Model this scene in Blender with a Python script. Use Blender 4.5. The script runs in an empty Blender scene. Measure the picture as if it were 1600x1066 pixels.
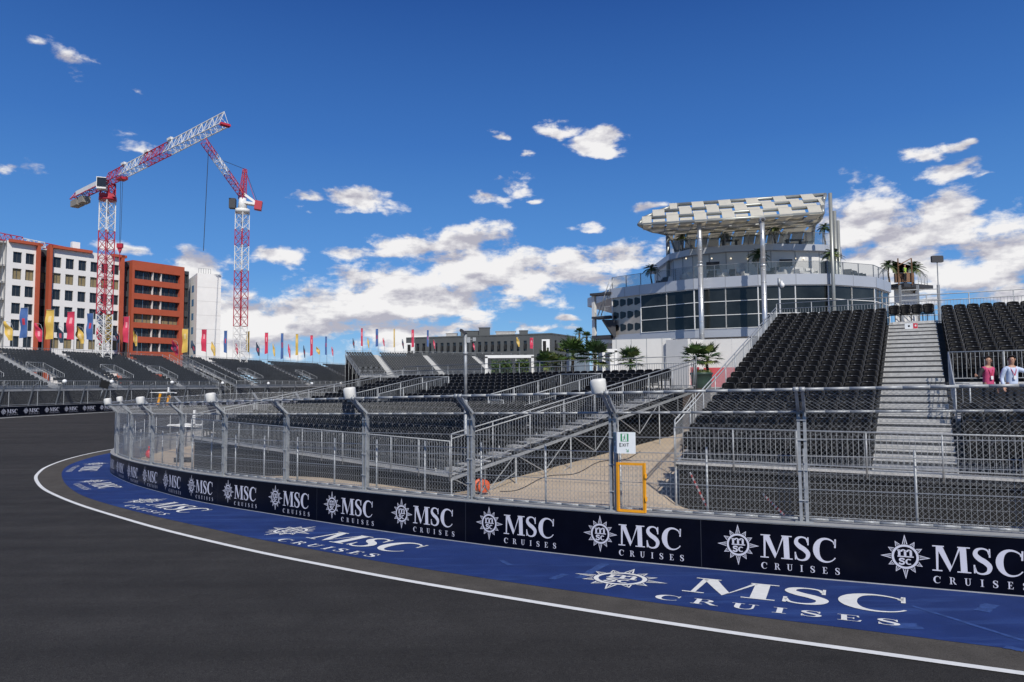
import bpy, bmesh, math, random
from mathutils import Vector, Matrix
random.seed(7)
R = math.radians
C = bpy.context.scene.collection
scn = bpy.context.scene
# ------------------------------------------------------------------ camera
PITCH, ROLL, FPX = math.atan(67/1100.), 0.007, 1100.0
cam = bpy.data.cameras.new('camera'); camo = bpy.data.objects.new('camera', cam); C.objects.link(camo)
cam.sensor_width = 36; cam.lens = 36*FPX/1600; cam.clip_start = .1; cam.clip_end = 5000
_F = Vector((0, math.cos(PITCH), math.sin(PITCH))); _R0 = Vector((1, 0, 0)); _U0 = _R0.cross(_F)
_R = _R0*math.cos(ROLL)-_U0*math.sin(ROLL); _U = _U0*math.cos(ROLL)+_R0*math.sin(ROLL)
_m = Matrix((_R, _U, -_F)).transposed().to_4x4(); camo.matrix_world = _m
scn.camera = camo
def ray(x, y):                       # photo pixel -> direction per metre of depth (used to measure the place)
    d = _F+_R*((x-800)/FPX)-_U*((y-533)/FPX)
    return d/d.y
def at(x, y, Y): return ray(x, y)*Y
# ------------------------------------------------------------------ sun and sky
SUN_EL, SUN_AZ = R(44), R(163)       # azimuth clockwise from +Y (the view direction)
sd = Vector((math.sin(SUN_AZ)*math.cos(SUN_EL), math.cos(SUN_AZ)*math.cos(SUN_EL), math.sin(SUN_EL)))
sl = bpy.data.lights.new('sun', 'SUN'); so = bpy.data.objects.new('sun', sl); C.objects.link(so)
sl.energy = 4.3; sl.angle = R(.5); sl.color = (1, .955, .88)
so.rotation_euler = sd.to_track_quat('Z', 'Y').to_euler(); so.location = sd*300
wd = bpy.data.worlds.new('World'); scn.world = wd; wd.use_nodes = True
nt = wd.node_tree; nt.nodes.clear(); L = nt.links
def N(t, **k):
    n = nt.nodes.new(t)
    for a, v in k.items(): setattr(n, a, v)
    return n
def mth(op, a, b=None, c=None, clamp=False):
    n = N('ShaderNodeMath', operation=op); n.use_clamp = clamp
    for i, v in enumerate((a, b, c)):
        if v is None: continue
        if isinstance(v, (int, float)): n.inputs[i].default_value = v
        else: L.new(v, n.inputs[i])
    return n.outputs[0]
out = N('ShaderNodeOutputWorld'); bg = N('ShaderNodeBackground'); bg.inputs[1].default_value = .1
sky = N('ShaderNodeTexSky', sky_type='NISHITA'); sky.sun_disc = False
sky.sun_elevation = SUN_EL; sky.sun_rotation = SUN_AZ; sky.altitude = 600; sky.air_density = 1.0; sky.dust_density = 0.; sky.ozone_density = 3.0
tc = N('ShaderNodeTexCoord'); sep = N('ShaderNodeSeparateXYZ'); L.new(tc.outputs['Generated'], sep.inputs[0])
az = mth('ARCTAN2', sep.outputs[0], sep.outputs[1]); el = mth('ARCSINE', sep.outputs[2])
SKYSAT, SKYVAL = 1.15, 1.0
hs = N('ShaderNodeHueSaturation'); hs.inputs['Saturation'].default_value = SKYSAT; hs.inputs['Value'].default_value = SKYVAL
L.new(sky.outputs[0], hs.inputs['Color'])
comb = N('ShaderNodeCombineXYZ'); L.new(az, comb.inputs[0]); L.new(el, comb.inputs[1])
def noise(scale, det, rough, sx=1., sy=1., off=(0, 0), dist=0.):
    mp = N('ShaderNodeMapping'); mp.inputs['Scale'].default_value = (sx, sy, 1); mp.inputs['Location'].default_value = (off[0], off[1], 0)
    L.new(comb.outputs[0], mp.inputs[0])
    n = N('ShaderNodeTexNoise', noise_dimensions='2D'); n.inputs['Scale'].default_value = scale; n.inputs['Detail'].default_value = det
    n.inputs['Roughness'].default_value = rough; n.inputs['Distortion'].default_value = dist
    L.new(mp.outputs[0], n.inputs['Vector']); return n.outputs['Fac']
CLOUDS = [(110,97,24,15,.35),(25,265,24,14,.4),(60,72,8,4,.2),(217,150,10,5,.2),(213,229,28,13,.5),(562,308,58,19,1),(488,313,32,8,.6),(868,202,38,13,.9),(928,218,50,19,1),
 (780,210,14,6,.5),(825,245,9,6,.5),(797,286,26,16,.6),(766,310,32,10,.6),(828,309,11,5,.5),(915,354,20,7,.5),(735,380,82,32,1),(645,388,85,18,.9),(440,402,48,13,.8),(550,397,42,13,.7),
 (770,425,165,50,1),(650,458,160,52,1),(545,487,150,48,1),(400,505,190,54,1),(330,470,60,30,.6),(720,478,90,26,.9),(900,425,85,22,.8),(985,402,85,27,.8),(735,498,34,12,.9),(885,497,22,10,.9),(830,517,60,12,.7),
 (195,388,44,12,.8),(325,420,62,26,.9),(300,440,50,14,.7),(1345,352,74,66,1),(1410,372,150,46,1),(1488,332,72,44,1),(1395,408,150,36,.9),(1575,405,110,56,1),(1520,430,170,40,1),(1390,430,130,36,1),
 (1435,247,38,10,.6),(1505,229,32,10,.7),(1512,266,66,13,.7),(1545,278,26,9,.6),(1020,328,28,11,.6),(1600,470,60,18,.8),(1480,300,50,12,.5),(480,452,26,8,.4),(500,520,280,26,.8),(800,470,20,6,.5),
 (440,515,170,30,.9),(640,520,200,26,.8),(880,405,60,20,.8),(1560,350,60,26,.7),(940,440,60,18,.7),(1460,470,120,12,.5),(1800,380,160,70,1),(2000,430,260,60,1),(-200,430,240,60,1),(-400,330,160,50,.9),(2300,300,200,60,.9),(-700,300,200,80,1)]
def vec(op, a, b=None, c=None):
    n = N('ShaderNodeVectorMath', operation=op)
    for i, v in enumerate((a, b, c)):
        if v is None: continue
        if isinstance(v, tuple): n.inputs[i].default_value = v
        else: L.new(v, n.inputs[i])
    return n
n1 = noise(19, 9, .60, 1, 1.9, (3.1, 1.7), .12); n2 = noise(19, 9, .60, 1, 1.9, (3.1-.006, 1.7+.014*1.9), .12)
n3 = noise(8, 4, .5, 1, 3.2, (7.7, 2.2))
n4 = noise(8, 4, .5, 1, 3.2, (7.7-.004, 2.2+.020*3.2))
warp = mth('MULTIPLY_ADD', n3, .05, -.025)
elw = mth('ADD', el, warp); azw = mth('MULTIPLY_ADD', warp, -.8, az)
cw = N('ShaderNodeCombineXYZ'); L.new(azw, cw.inputs[0]); L.new(elw, cw.inputs[1])
fld = None
for (cx, cy, rx, ry, st) in CLOUDS:
    d = ray(cx, cy); a0 = math.atan2(d.x, d.y); e0 = math.atan2(d.z, math.hypot(d.x, d.y))
    k = math.cos(a0)**2/FPX if abs(a0) < 1.2 else .3/FPX
    ra = rx*k; re = ry*math.cos(a0)/FPX
    v = vec('MULTIPLY_ADD', cw.outputs[0], (1/ra, 1/re, 0), (-a0/ra, -e0/re, 0))
    e = mth('MULTIPLY_ADD', vec('LENGTH', v.outputs[0]).outputs['Value'], -st, st)
    fld = e if fld is None else mth('MAXIMUM', fld, e)
den = mth('ADD', mth('MULTIPLY', fld, .60), mth('MULTIPLY_ADD', n1, 1.3, mth('MULTIPLY_ADD', n3, .55, -.875)))
cov = N('ShaderNodeMapRange', interpolation_type='SMOOTHSTEP'); cov.inputs['From Min'].default_value = .0; cov.inputs['From Max'].default_value = .36
L.new(den, cov.inputs['Value'])
lit = mth('MULTIPLY_ADD', mth('SUBTRACT', n1, n2), 2.6, .66)
lit = mth('ADD', lit, mth('MULTIPLY', mth('SUBTRACT', n3, n4), 3.4), None, True)
ccol = N('ShaderNodeMix', data_type='RGBA'); ccol.inputs['A'].default_value = (4.7, 4.6, 5.25, 1); ccol.inputs['B'].default_value = (9.2, 9.05, 9.0, 1)
L.new(lit, ccol.inputs['Factor'])
ramp = N('ShaderNodeValToRGB'); L.new(mth('MULTIPLY', el, 1.4), ramp.inputs[0])
cr = ramp.color_ramp
for k, (p, c) in enumerate(((0, (.36, .58, .82)), (.09, (.165, .42, .78)), (.22, (.088, .29, .70)), (.46, (.040, .165, .52)), (.72, (.016, .082, .34)), (1, (.012, .06, .26)))):
    e = cr.elements[k] if k < 2 else cr.elements.new(p)
    e.position = p; e.color = (*c, 1)
sc10 = vec('SCALE', ramp.outputs[0]); sc10.inputs['Scale'].default_value = 10
sm_ = N('ShaderNodeMix', data_type='RGBA'); sm_.inputs['Factor'].default_value = .85; L.new(hs.outputs[0], sm_.inputs['A']); L.new(sc10.outputs[0], sm_.inputs['B'])
mx = N('ShaderNodeMix', data_type='RGBA'); L.new(sm_.outputs['Result'], mx.inputs['A']); L.new(ccol.outputs['Result'], mx.inputs['B'])
L.new(mth('MULTIPLY', cov.outputs[0], .97), mx.inputs['Factor'])
L.new(mx.outputs['Result'], bg.inputs[0]); L.new(bg.outputs[0], out.inputs[0])
wd.cycles.sampling_method = 'MANUAL'; wd.cycles.sample_map_resolution = 256
scn.view_settings.view_transform = 'Standard'; scn.view_settings.look = 'None'; scn.view_settings.exposure = 0; scn.view_settings.gamma = 1
# ------------------------------------------------------------------ helpers
def mat(name, col, rough=.6, metal=0., var=.12, vs=3., bump=0., bs=60., spec=.5, trans=0., alpha=1., coat=0., emit=None):
    m = bpy.data.materials.new(name); m.use_nodes = True; t = m.node_tree; b = t.nodes['Principled BSDF']
    b.inputs['Roughness'].default_value = rough; b.inputs['Metallic'].default_value = metal; b.inputs['Specular IOR Level'].default_value = spec
    b.inputs['Transmission Weight'].default_value = trans; b.inputs['Alpha'].default_value = alpha; b.inputs['Coat Weight'].default_value = coat
    b.inputs['Base Color'].default_value = (*col, 1)
    tcn = t.nodes.new('ShaderNodeTexCoord')
    if var > 0:
        n = t.nodes.new('ShaderNodeTexNoise'); n.inputs['Scale'].default_value = vs; n.inputs['Detail'].default_value = 6; n.inputs['Roughness'].default_value = .65
        t.links.new(tcn.outputs['Object'], n.inputs['Vector'])
        r = t.nodes.new('ShaderNodeMapRange'); r.inputs['From Min'].default_value = .25; r.inputs['From Max'].default_value = .75
        r.inputs['To Min'].default_value = 1-var; r.inputs['To Max'].default_value = 1+var; t.links.new(n.outputs['Fac'], r.inputs['Value'])
        v = t.nodes.new('ShaderNodeVectorMath'); v.operation = 'SCALE'; v.inputs[0].default_value = col; t.links.new(r.outputs[0], v.inputs['Scale'])
        t.links.new(v.outputs[0], b.inputs['Base Color'])
    if bump > 0:
        n2 = t.nodes.new('ShaderNodeTexNoise'); n2.inputs['Scale'].default_value = bs; n2.inputs['Detail'].default_value = 4
        t.links.new(tcn.outputs['Object'], n2.inputs['Vector'])
        bp = t.nodes.new('ShaderNodeBump'); bp.inputs['Strength'].default_value = bump; bp.inputs['Distance'].default_value = .02
        t.links.new(n2.outputs['Fac'], bp.inputs['Height']); t.links.new(bp.outputs[0], b.inputs['Normal'])
    if emit:
        b.inputs['Emission Color'].default_value = (*emit[:3], 1); b.inputs['Emission Strength'].default_value = emit[3]
    return m
class MB:
    def __init__(s): s.v = []; s.f = []; s.m = []; s.sm = []
    def add(s, vs, fs, mi=0, smooth=False):
        o = len(s.v); s.v += [tuple(v) for v in vs]
        for f in fs: s.f.append(tuple(o+i for i in f)); s.m.append(mi); s.sm.append(smooth)
        return s
    def box(s, c, d, rz=0., mi=0, T=None):
        x, y, z = d[0]/2, d[1]/2, d[2]/2; cs, sn = math.cos(rz), math.sin(rz)
        vs = []
        for dz in (-z, z):
            for (a, b) in ((-x, -y), (x, -y), (x, y), (-x, y)):
                vs.append((c[0]+a*cs-b*sn, c[1]+a*sn+b*cs, c[2]+dz))
        if T: vs = [T(*v) for v in vs]
        return s.add(vs, [(3, 2, 1, 0), (4, 5, 6, 7), (0, 1, 5, 4), (1, 2, 6, 5), (2, 3, 7, 6), (3, 0, 4, 7)], mi)
    def tube(s, p, q, r, n=6, mi=0, r2=None, cap=True):
        p = Vector(p); q = Vector(q); d = q-p
        if d.length < 1e-6: return s
        d.normalize(); a = d.orthogonal().normalized(); b = d.cross(a); r2 = r if r2 is None else r2
        vs = []
        for (c, rr) in ((p, r), (q, r2)):
            for i in range(n):
                t = 2*math.pi*i/n+.4; vs.append(c+a*(math.cos(t)*rr)+b*(math.sin(t)*rr))
        fs = [(i, (i+1) % n, n+(i+1) % n, n+i) for i in range(n)]
        if cap and n > 3: fs += [tuple(range(n-1, -1, -1)), tuple(range(n, 2*n))]
        return s.add(vs, fs, mi, n > 5)
    def path(s, pts, r, n=6, mi=0):
        for a, b in zip(pts[:-1], pts[1:]): s.tube(a, b, r, n, mi)
        return s
    def bar(s, p, q, w, h, mi=0, up=(0, 0, 1)):           # rectangular bar between two points
        p = Vector(p); q = Vector(q); d = (q-p).normalized(); u = Vector(up); a = d.cross(u)
        if a.length < 1e-4: a = d.orthogonal()
        a.normalize(); b = a.cross(d); vs = []
        for c in (p, q):
            for (i, j) in ((-1, -1), (1, -1), (1, 1), (-1, 1)): vs.append(c+a*(i*w/2)+b*(j*h/2))
        return s.add(vs, [(0, 1, 2, 3), (7, 6, 5, 4), (0, 4, 5, 1), (1, 5, 6, 2), (2, 6, 7, 3), (3, 7, 4, 0)], mi)
    def ball(s, c, r, sx=1, sy=1, sz=1, nu=10, nv=7, mi=0):
        vs = [(c[0], c[1], c[2]-r*sz)]
        for j in range(1, nv):
            p = -math.pi/2+math.pi*j/nv
            for i in range(nu):
                t = 2*math.pi*i/nu; vs.append((c[0]+r*sx*math.cos(p)*math.cos(t), c[1]+r*sy*math.cos(p)*math.sin(t), c[2]+r*sz*math.sin(p)))
        vs.append((c[0], c[1], c[2]+r*sz)); top = len(vs)-1
        fs = [(0, 1+(i+1) % nu, 1+i) for i in range(nu)]
        for j in range(nv-2):
            for i in range(nu): a = 1+j*nu; fs.append((a+i, a+(i+1) % nu, a+nu+(i+1) % nu, a+nu+i))
        a = 1+(nv-2)*nu; fs += [(a+i, a+(i+1) % nu, top) for i in range(nu)]
        return s.add(vs, fs, mi, True)
    def prism(s, poly, z0, z1, mi=0):
        n = len(poly); vs = [(x, y, z0) for x, y in poly]+[(x, y, z1) for x, y in poly]
        return s.add(vs, [tuple(range(n-1, -1, -1)), tuple(range(n, 2*n))]+[(i, (i+1) % n, n+(i+1) % n, n+i) for i in range(n)], mi)
    def build(s, name, mats, parent=None, world=False, kind=None):
        me = bpy.data.meshes.new(name); vs = s.v
        if parent is not None and world:
            inv = (Matrix.Translation(parent.location) @ parent.rotation_euler.to_matrix().to_4x4()).inverted(); vs = [tuple(inv @ Vector(v)) for v in vs]
        me.from_pydata(vs, [], s.f)
        for m in (mats if isinstance(mats, (list, tuple)) else [mats]): me.materials.append(m)
        me.polygons.foreach_set('material_index', s.m); me.polygons.foreach_set('use_smooth', s.sm); me.update()
        o = bpy.data.objects.new(name, me); C.objects.link(o)
        if parent is not None: o.parent = parent
        if kind: o['kind'] = kind
        return o
def tag(o, label, cat, group=None, kind=None):
    o['label'] = label; o['category'] = cat
    if group: o['group'] = group
    if kind: o['kind'] = kind
    return o
def thing(name, label, cat, loc=(0, 0, 0), rz=0., group=None):
    o = bpy.data.objects.new(name, None); C.objects.link(o); o.location = loc; o.rotation_euler = (0, 0, rz); o.empty_display_size = .2
    return tag(o, label, cat, group)
def inst(o, parent, loc, rz=0.):
    c = o.copy(); C.objects.link(c); c.parent = parent; c.location = loc; c.rotation_euler = (0, 0, rz); return c
def copy_tree(o, parent=None):
    c = o.copy(); C.objects.link(c); c.parent = parent
    for ch in list(o.children): copy_tree(ch, c)
    return c
M = {}
M['steel'] = mat('galvanised_steel', (.36, .375, .385), .55, .35, .25, 9)
M['steel_dark'] = mat('dark_steel', (.22, .235, .25), .5, .5, .2, 9)  # darker steel colour, also on the middle stand's rear railing
M['wire'] = mat('fence_wire', (.40, .415, .42), .5, .4, .1, 5)
M['alu'] = mat('aluminium_tread', (.56, .55, .52), .5, .2, .25, 6)
M['black_plastic'] = mat('black_seat_plastic', (.0055, .0055, .006), .5, 0, .25, 12, spec=.14)
M['black'] = mat('black_cloth', (.007, .007, .0075), .85, 0, .3, 4)
M['white'] = mat('white_paint', (.78, .78, .76), .5, 0, .06, 2)
M['orange'] = mat('orange_paint', (.80, .34, .012), .4, 0, .1, 8)
M['concrete'] = mat('concrete', (.42, .41, .39), .85, 0, .18, 2.5, .25, 40)
# ------------------------------------------------------------------ the lie of the land
def sm(t): t = min(1., max(0., t)); return t*t*(3-2*t)
def G(x, y):
    p = -3.4025+.002357*x-.03339*min(y, 60); t = sm((y-30)/50.)
    far = -3.4 if x < -30 else (-4.3 if x > -10 else -3.4-.9*sm((x+30)/20.))
    return p*(1-t)+far*t
def catmull(P, n):
    out_ = []
    Q = [2*Vector(P[0])-Vector(P[1])]+[Vector(p) for p in P]+[2*Vector(P[-1])-Vector(P[-2])]
    for i in range(1, len(Q)-2):
        for k in range(n):
            t = k/n; a, b, c, d = Q[i-1:i+3]
            out_.append(.5*((2*b)+(c-a)*t+(2*a-5*b+4*c-d)*t*t+(3*b-a-3*c+d)*t**3))
    out_.append(Q[-2]); return out_
class Path:
    def __init__(s, P, s0=0.):
        s.p = [Vector(p[:2]) for p in P]; s.s = [0.]
        for a, b in zip(s.p[:-1], s.p[1:]): s.s.append(s.s[-1]+(b-a).length)
        s.s = [v+s0 for v in s.s]
    def ev(s, t):
        import bisect
        i = min(max(bisect.bisect_right(s.s, t)-1, 0), len(s.p)-2)
        k = (t-s.s[i])/(s.s[i+1]-s.s[i]); p = s.p[i].lerp(s.p[i+1], k)
        def tn(j):
            a = s.p[max(j-1, 0)]; b = s.p[min(j+1, len(s.p)-1)]; return (b-a).normalized()
        d = tn(i).lerp(tn(i+1), min(max(k, 0), 1)).normalized()
        return p, d, Vector((d.y, -d.x))                 # point, tangent, right-hand normal
# inner wall: from behind the infield round the apex to the right foreground; s = 0 at the point (-22.2, 39.2)
near = [(-22.23, 39.2), (-20.0, 36.0), (-17.4, 32.75), (-14.9, 29.95), (-12.4, 27.25), (-10.3, 25.3), (-8.45, 23.75), (-5.89, 21.65), (-3.4, 19.68), (-1.25, 18.12), (-.05, 17.3), (2.11, 15.98), (4.01, 14.98), (5.15, 14.4), (7.16, 13.45), (8.95, 12.62), (12.6, 11.0), (17, 9.1), (22, 7.0)]
back = [(-2, 71.5), (-8, 69.5), (-15, 66), (-20, 62.2), (-23, 58), (-24.8, 53), (-25.1, 48), (-24.1, 43.3)]
_full = catmull(back+near, 10); _i0 = len(back)*10
_tmp = Path(_full); WALL = Path(_full, -_tmp.s[_i0])
SMIN, SMAX = WALL.s[0], WALL.s[-1]
# ------------------------------------------------------------------ ground, track, paint
def ground_mats():
    a = mat('asphalt', (.0385, .0365, .0345), .88, 0, .2, 1.1, .8, 110, spec=.15)
    t = a.node_tree; b = t.nodes['Principled BSDF']
    # aggregate speckle and long tyre-darkened bands
    tcn = t.nodes.new('ShaderNodeTexCoord'); n = t.nodes.new('ShaderNodeTexNoise'); n.inputs['Scale'].default_value = 75; n.inputs['Detail'].default_value = 3
    t.links.new(tcn.outputs['Object'], n.inputs['Vector']); src = b.inputs['Base Color'].links[0].from_socket
    r = t.nodes.new('ShaderNodeMapRange'); r.inputs['From Min'].default_value = .3; r.inputs['From Max'].default_value = .72; r.inputs['To Min'].default_value = .42; r.inputs['To Max'].default_value = 1.8
    t.links.new(n.outputs['Fac'], r.inputs['Value'])
    mp = t.nodes.new('ShaderNodeMapping'); mp.inputs['Rotation'].default_value = (0, 0, R(32)); mp.inputs['Scale'].default_value = (.05, .9, 1); t.links.new(tcn.outputs['Object'], mp.inputs[0])
    n2 = t.nodes.new('ShaderNodeTexNoise'); n2.inputs['Scale'].default_value = 1.; n2.inputs['Detail'].default_value = 5; t.links.new(mp.outputs[0], n2.inputs['Vector'])
    r2 = t.nodes.new('ShaderNodeMapRange'); r2.inputs['From Min'].default_value = .3; r2.inputs['From Max'].default_value = .7; r2.inputs['To Min'].default_value = .78; r2.inputs['To Max'].default_value = 1.2
    t.links.new(n2.outputs['Fac'], r2.inputs['Value'])
    mm = t.nodes.new('ShaderNodeMath'); mm.operation = 'MULTIPLY'; t.links.new(r.outputs[0], mm.inputs[0]); t.links.new(r2.outputs[0], mm.inputs[1])
    v = t.nodes.new('ShaderNodeVectorMath'); v.operation = 'SCALE'; t.links.new(src, v.inputs[0]); t.links.new(mm.outputs[0], v.inputs['Scale']); t.links.new(v.outputs[0], b.inputs['Base Color'])
    n3 = t.nodes.new('ShaderNodeTexNoise'); n3.inputs['Scale'].default_value = 17; n3.inputs['Detail'].default_value = 8; n3.inputs['Roughness'].default_value = .8; t.links.new(tcn.outputs['Object'], n3.inputs['Vector'])
    r3 = t.nodes.new('ShaderNodeMapRange'); r3.inputs['From Min'].default_value = .3; r3.inputs['From Max'].default_value = .7; r3.inputs['To Min'].default_value = .7; r3.inputs['To Max'].default_value = 1.3; t.links.new(n3.outputs['Fac'], r3.inputs['Value'])
    m3 = t.nodes.new('ShaderNodeMath'); m3.operation = 'MULTIPLY'; t.links.new(mm.outputs[0], m3.inputs[0]); t.links.new(r3.outputs[0], m3.inputs[1]); t.links.new(m3.outputs[0], v.inputs['Scale'])
    ap = mat('apron_asphalt', (.080, .073, .064), .9, 0, .25, 1.6, .6, 120, spec=.12)
    t = ap.node_tree; b = t.nodes['Principled BSDF']; tcn = t.nodes.new('ShaderNodeTexCoord'); n = t.nodes.new('ShaderNodeTexNoise'); n.inputs['Scale'].default_value = 60; n.inputs['Detail'].default_value = 3
    t.links.new(tcn.outputs['Object'], n.inputs['Vector']); src = b.inputs['Base Color'].links[0].from_socket
    r = t.nodes.new('ShaderNodeMapRange'); r.inputs['From Min'].default_value = .3; r.inputs['From Max'].default_value = .7; r.inputs['To Min'].default_value = .65; r.inputs['To Max'].default_value = 1.4
    t.links.new(n.outputs['Fac'], r.inputs['Value']); v = t.nodes.new('ShaderNodeVectorMath'); v.operation = 'SCALE'; t.links.new(src, v.inputs[0]); t.links.new(r.outputs[0], v.inputs['Scale']); t.links.new(v.outputs[0], b.inputs['Base Color'])
    # blue paint with scuffs
    bl = mat('blue_paint', (.016, .037, .146), .7, 0, .24, .8, .5, 110, spec=.2)
    t = bl.node_tree; b = t.nodes['Principled BSDF']; tcn = t.nodes.new('ShaderNodeTexCoord')
    mp = t.nodes.new('ShaderNodeMapping'); mp.inputs['Rotation'].default_value = (0, 0, R(28)); mp.inputs['Scale'].default_value = (.18, 1.6, 1); t.links.new(tcn.outputs['Object'], mp.inputs[0])
    n = t.nodes.new('ShaderNodeTexNoise'); n.inputs['Scale'].default_value = 1.1; n.inputs['Detail'].default_value = 7; n.inputs['Roughness'].default_value = .7; t.links.new(mp.outputs[0], n.inputs['Vector'])
    r = t.nodes.new('ShaderNodeMapRange'); r.inputs['From Min'].default_value = .52; r.inputs['From Max'].default_value = .78; t.links.new(n.outputs['Fac'], r.inputs['Value'])
    mxx = t.nodes.new('ShaderNodeMix'); mxx.data_type = 'RGBA'; mxx.inputs['B'].default_value = (.045, .095, .28, 1); t.links.new(r.outputs[0], mxx.inputs['Factor'])
    t.links.new(b.inputs['Base Color'].links[0].from_socket, mxx.inputs['A']); t.links.new(mxx.outputs['Result'], b.inputs['Base Color'])
    return a, ap, bl
asph, apron, bluep = ground_mats()
sand = mat('compacted_gravel', (.46, .37, .27), .9, 0, .16, 1.2, .5, 70)
wpaint = mat('white_road_paint', (.74, .74, .71), .6, 0, .10, 6, .2, 120)
mb = MB()
xs = [-1500, -600, -300, -160]+[-120+2*i for i in range(86)]+[60, 90, 160, 300, 600, 1500]
ys = [-300, -100, -30]+[-10+2*i for i in range(61)]+[120, 140, 180, 260, 400, 800, 1800, 4000]
for y in ys:
    for x in xs: mb.v.append((x, y, G(x, y)-.012))
nx = len(xs)
for j in range(len(ys)-1):
    for i in range(nx-1): mb.f.append((j*nx+i, j*nx+i+1, (j+1)*nx+i+1, (j+1)*nx+i)); mb.m.append(0); mb.sm.append(True)
mb.build('ground', mat('dry_ground', (.24, .20, .155), .95, 0, .2, .2, .3, 20), kind='structure')
def strip(A, B, name, m, off, cross=3, kind='structure'):
    mb = MB(); n = len(A)
    for a, b in zip(A, B):
        for k in range(cross+1):
            p = Vector(a).lerp(Vector(b), k/cross); mb.v.append((p.x, p.y, G(p.x, p.y)+off))
    for i in range(n-1):
        for k in range(cross):
            o = i*(cross+1)+k; mb.f.append((o, o+1, o+cross+2, o+cross+1)); mb.m.append(0); mb.sm.append(True)
    return mb.build(name, m, kind=kind)
# track: everything the camera sees of the asphalt, as one gridded sheet
mb = MB(); xs = [-62+1.0*i for i in range(100)]; ys = [-8+1.0*i for i in range(150)]
idx = {}
def vid(i, j):
    if (i, j) not in idx: idx[(i, j)] = len(mb.v); mb.v.append((xs[i], ys[j], G(xs[i], ys[j])))
    return idx[(i, j)]
for j in range(len(ys)-1):
    for i in range(len(xs)-1):
        if xs[i] < -57.5+max(0, (ys[j]-80))*.18-1.5: continue
        mb.f.append((vid(i, j), vid(i+1, j), vid(i+1, j+1), vid(i, j+1))); mb.m.append(0); mb.sm.append(True)
mb.build('track', asph, kind='structure')
# infield ground inside the wall: banked up behind it, and ramping up between the two near grandstands
def GI(x, y):
    return G(x, y)+.85*sm((x+18)/12.)*(1-.6*sm((x-3.2)/2.2)*sm((24-y)/4.))+min(3.0, .13*max(0, y-21.8+.3*(x+.8)))*sm((x+6)/6.)
def _wi(s_):
    p, d, n = WALL.ev(s_); return p-n*.42
poly = [_wi(SMIN+k*(SMAX-SMIN)/160) for k in range(161)]+[Vector((60, 7)), Vector((60, 90)), Vector((-2, 90))]
def inside(x, y):
    c = False; n = len(poly); j = n-1
    for i in range(n):
        a, b = poly[i], poly[j]
        if (a.y > y) != (b.y > y) and x < (b.x-a.x)*(y-a.y)/(b.y-a.y)+a.x: c = not c
        j = i
    return c
mb = MB(); idx = {}; xs = [-27+.45*i for i in range(190)]; ys = [6+.45*i for i in range(185)]
for j in range(len(ys)-1):
    for i in range(len(xs)-1):
        if inside(xs[i]+.22, ys[j]+.22):
            q = []
            for (a, b) in ((i, j), (i+1, j), (i+1, j+1), (i, j+1)):
                if (a, b) not in idx: idx[(a, b)] = len(mb.v); mb.v.append((xs[a], ys[b], GI(xs[a], ys[b])+.012))
                q.append(idx[(a, b)])
            mb.f.append(tuple(q)); mb.m.append(0); mb.sm.append(True)
mb.build('infield_ground', sand, kind='structure')
_bl = [(-25.5, 58.5), (-27.2, 53.5), (-27.75, 48.5), (-27.45, 45.6), (-26.5, 42.4), (-24.75, 39.0), (-22.1, 34.95), (-19.5, 31.4), (-17.3, 28.7), (-15.0, 26.3), (-12.32, 23.75), (-10.3, 21.95), (-8.1, 20.05), (-6.7, 18.85), (-3.75, 16.55), (-2.0, 15.3), (-.07, 14.02), (1.75, 12.9), (3.0, 12.15), (4.1, 11.5), (5.55, 10.72), (6.99, 9.95), (10.5, 8.15), (15, 5.9), (20, 3.5)]
_wh = [(-25.6, 62), (-27.8, 55.5), (-28.8, 51), (-28.95, 48), (-28.4, 44.8), (-27.3, 41.6), (-26.0, 39.0), (-24.3, 36.2), (-21.5, 32.4), (-19.1, 29.55), (-15.8, 26.0), (-12.0, 22.3), (-9.5, 20.0), (-6.3, 17.3), (-3.45, 15.15), (-1.9, 14.05), (-.07, 12.85), (1.54, 11.83), (2.72, 11.12), (3.75, 10.53), (5.15, 9.78), (6.41, 9.1), (10, 7.2), (14.5, 4.9), (19.5, 2.4)]
def resamp(P, n):
    q = Path(catmull(P, 8)); L_ = q.s[-1]; return [q.ev(L_*k/(n-1)) for k in range(n)]
bw = resamp(_bl, 200); ww = resamp(_wh, 200)
inner = [WALL.ev(-22+(SMAX+22)*k/199)[0] for k in range(200)]
strip([p for p, d, n in bw], [p for p, d, n in ww], 'runoff_apron', apron, .004, 4)
strip([p-0*n for p, d, n in bw], inner, 'painted_runoff', bluep, .008, 6)
strip([p-n*.075 for p, d, n in ww], [p+n*.075 for p, d, n in ww], 'white_track_line', wpaint, .013, 1)
# lighter scuffed strips where older markings were painted over
scf = mat('scuffed_blue', (.034, .072, .22), .75, 0, .4, 7, .4, 110, spec=.2)
for (pa, pb, w) in (((1425, 948), (1600, 1003), .10), ((905, 905), (945, 882), .22), ((862, 906), (884, 898), .18), ((1535, 957), (1550, 946), .25), ((782, 876), (797, 884), .14), ((1405, 975), (1418, 984), .5), ((1570, 1012), (1600, 1018), .18)):
    def gpt(px, py):
        Y = 5.
        while ray(px, py).z*Y > G(ray(px, py).x*Y, Y) and Y < 60: Y += .02
        return Vector((ray(px, py).x*Y, Y))
    a_, b_ = gpt(*pa), gpt(*pb); dd = (b_-a_).normalized(); nn_ = Vector((-dd.y, dd.x))*w/2; n_ = 10
    strip([a_.lerp(b_, k/n_)+nn_*random.uniform(.7, 1.1) for k in range(n_+1)], [a_.lerp(b_, k/n_)-nn_*random.uniform(.7, 1.1) for k in range(n_+1)], 'paint_scuff', scf, .0125, 1)
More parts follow.
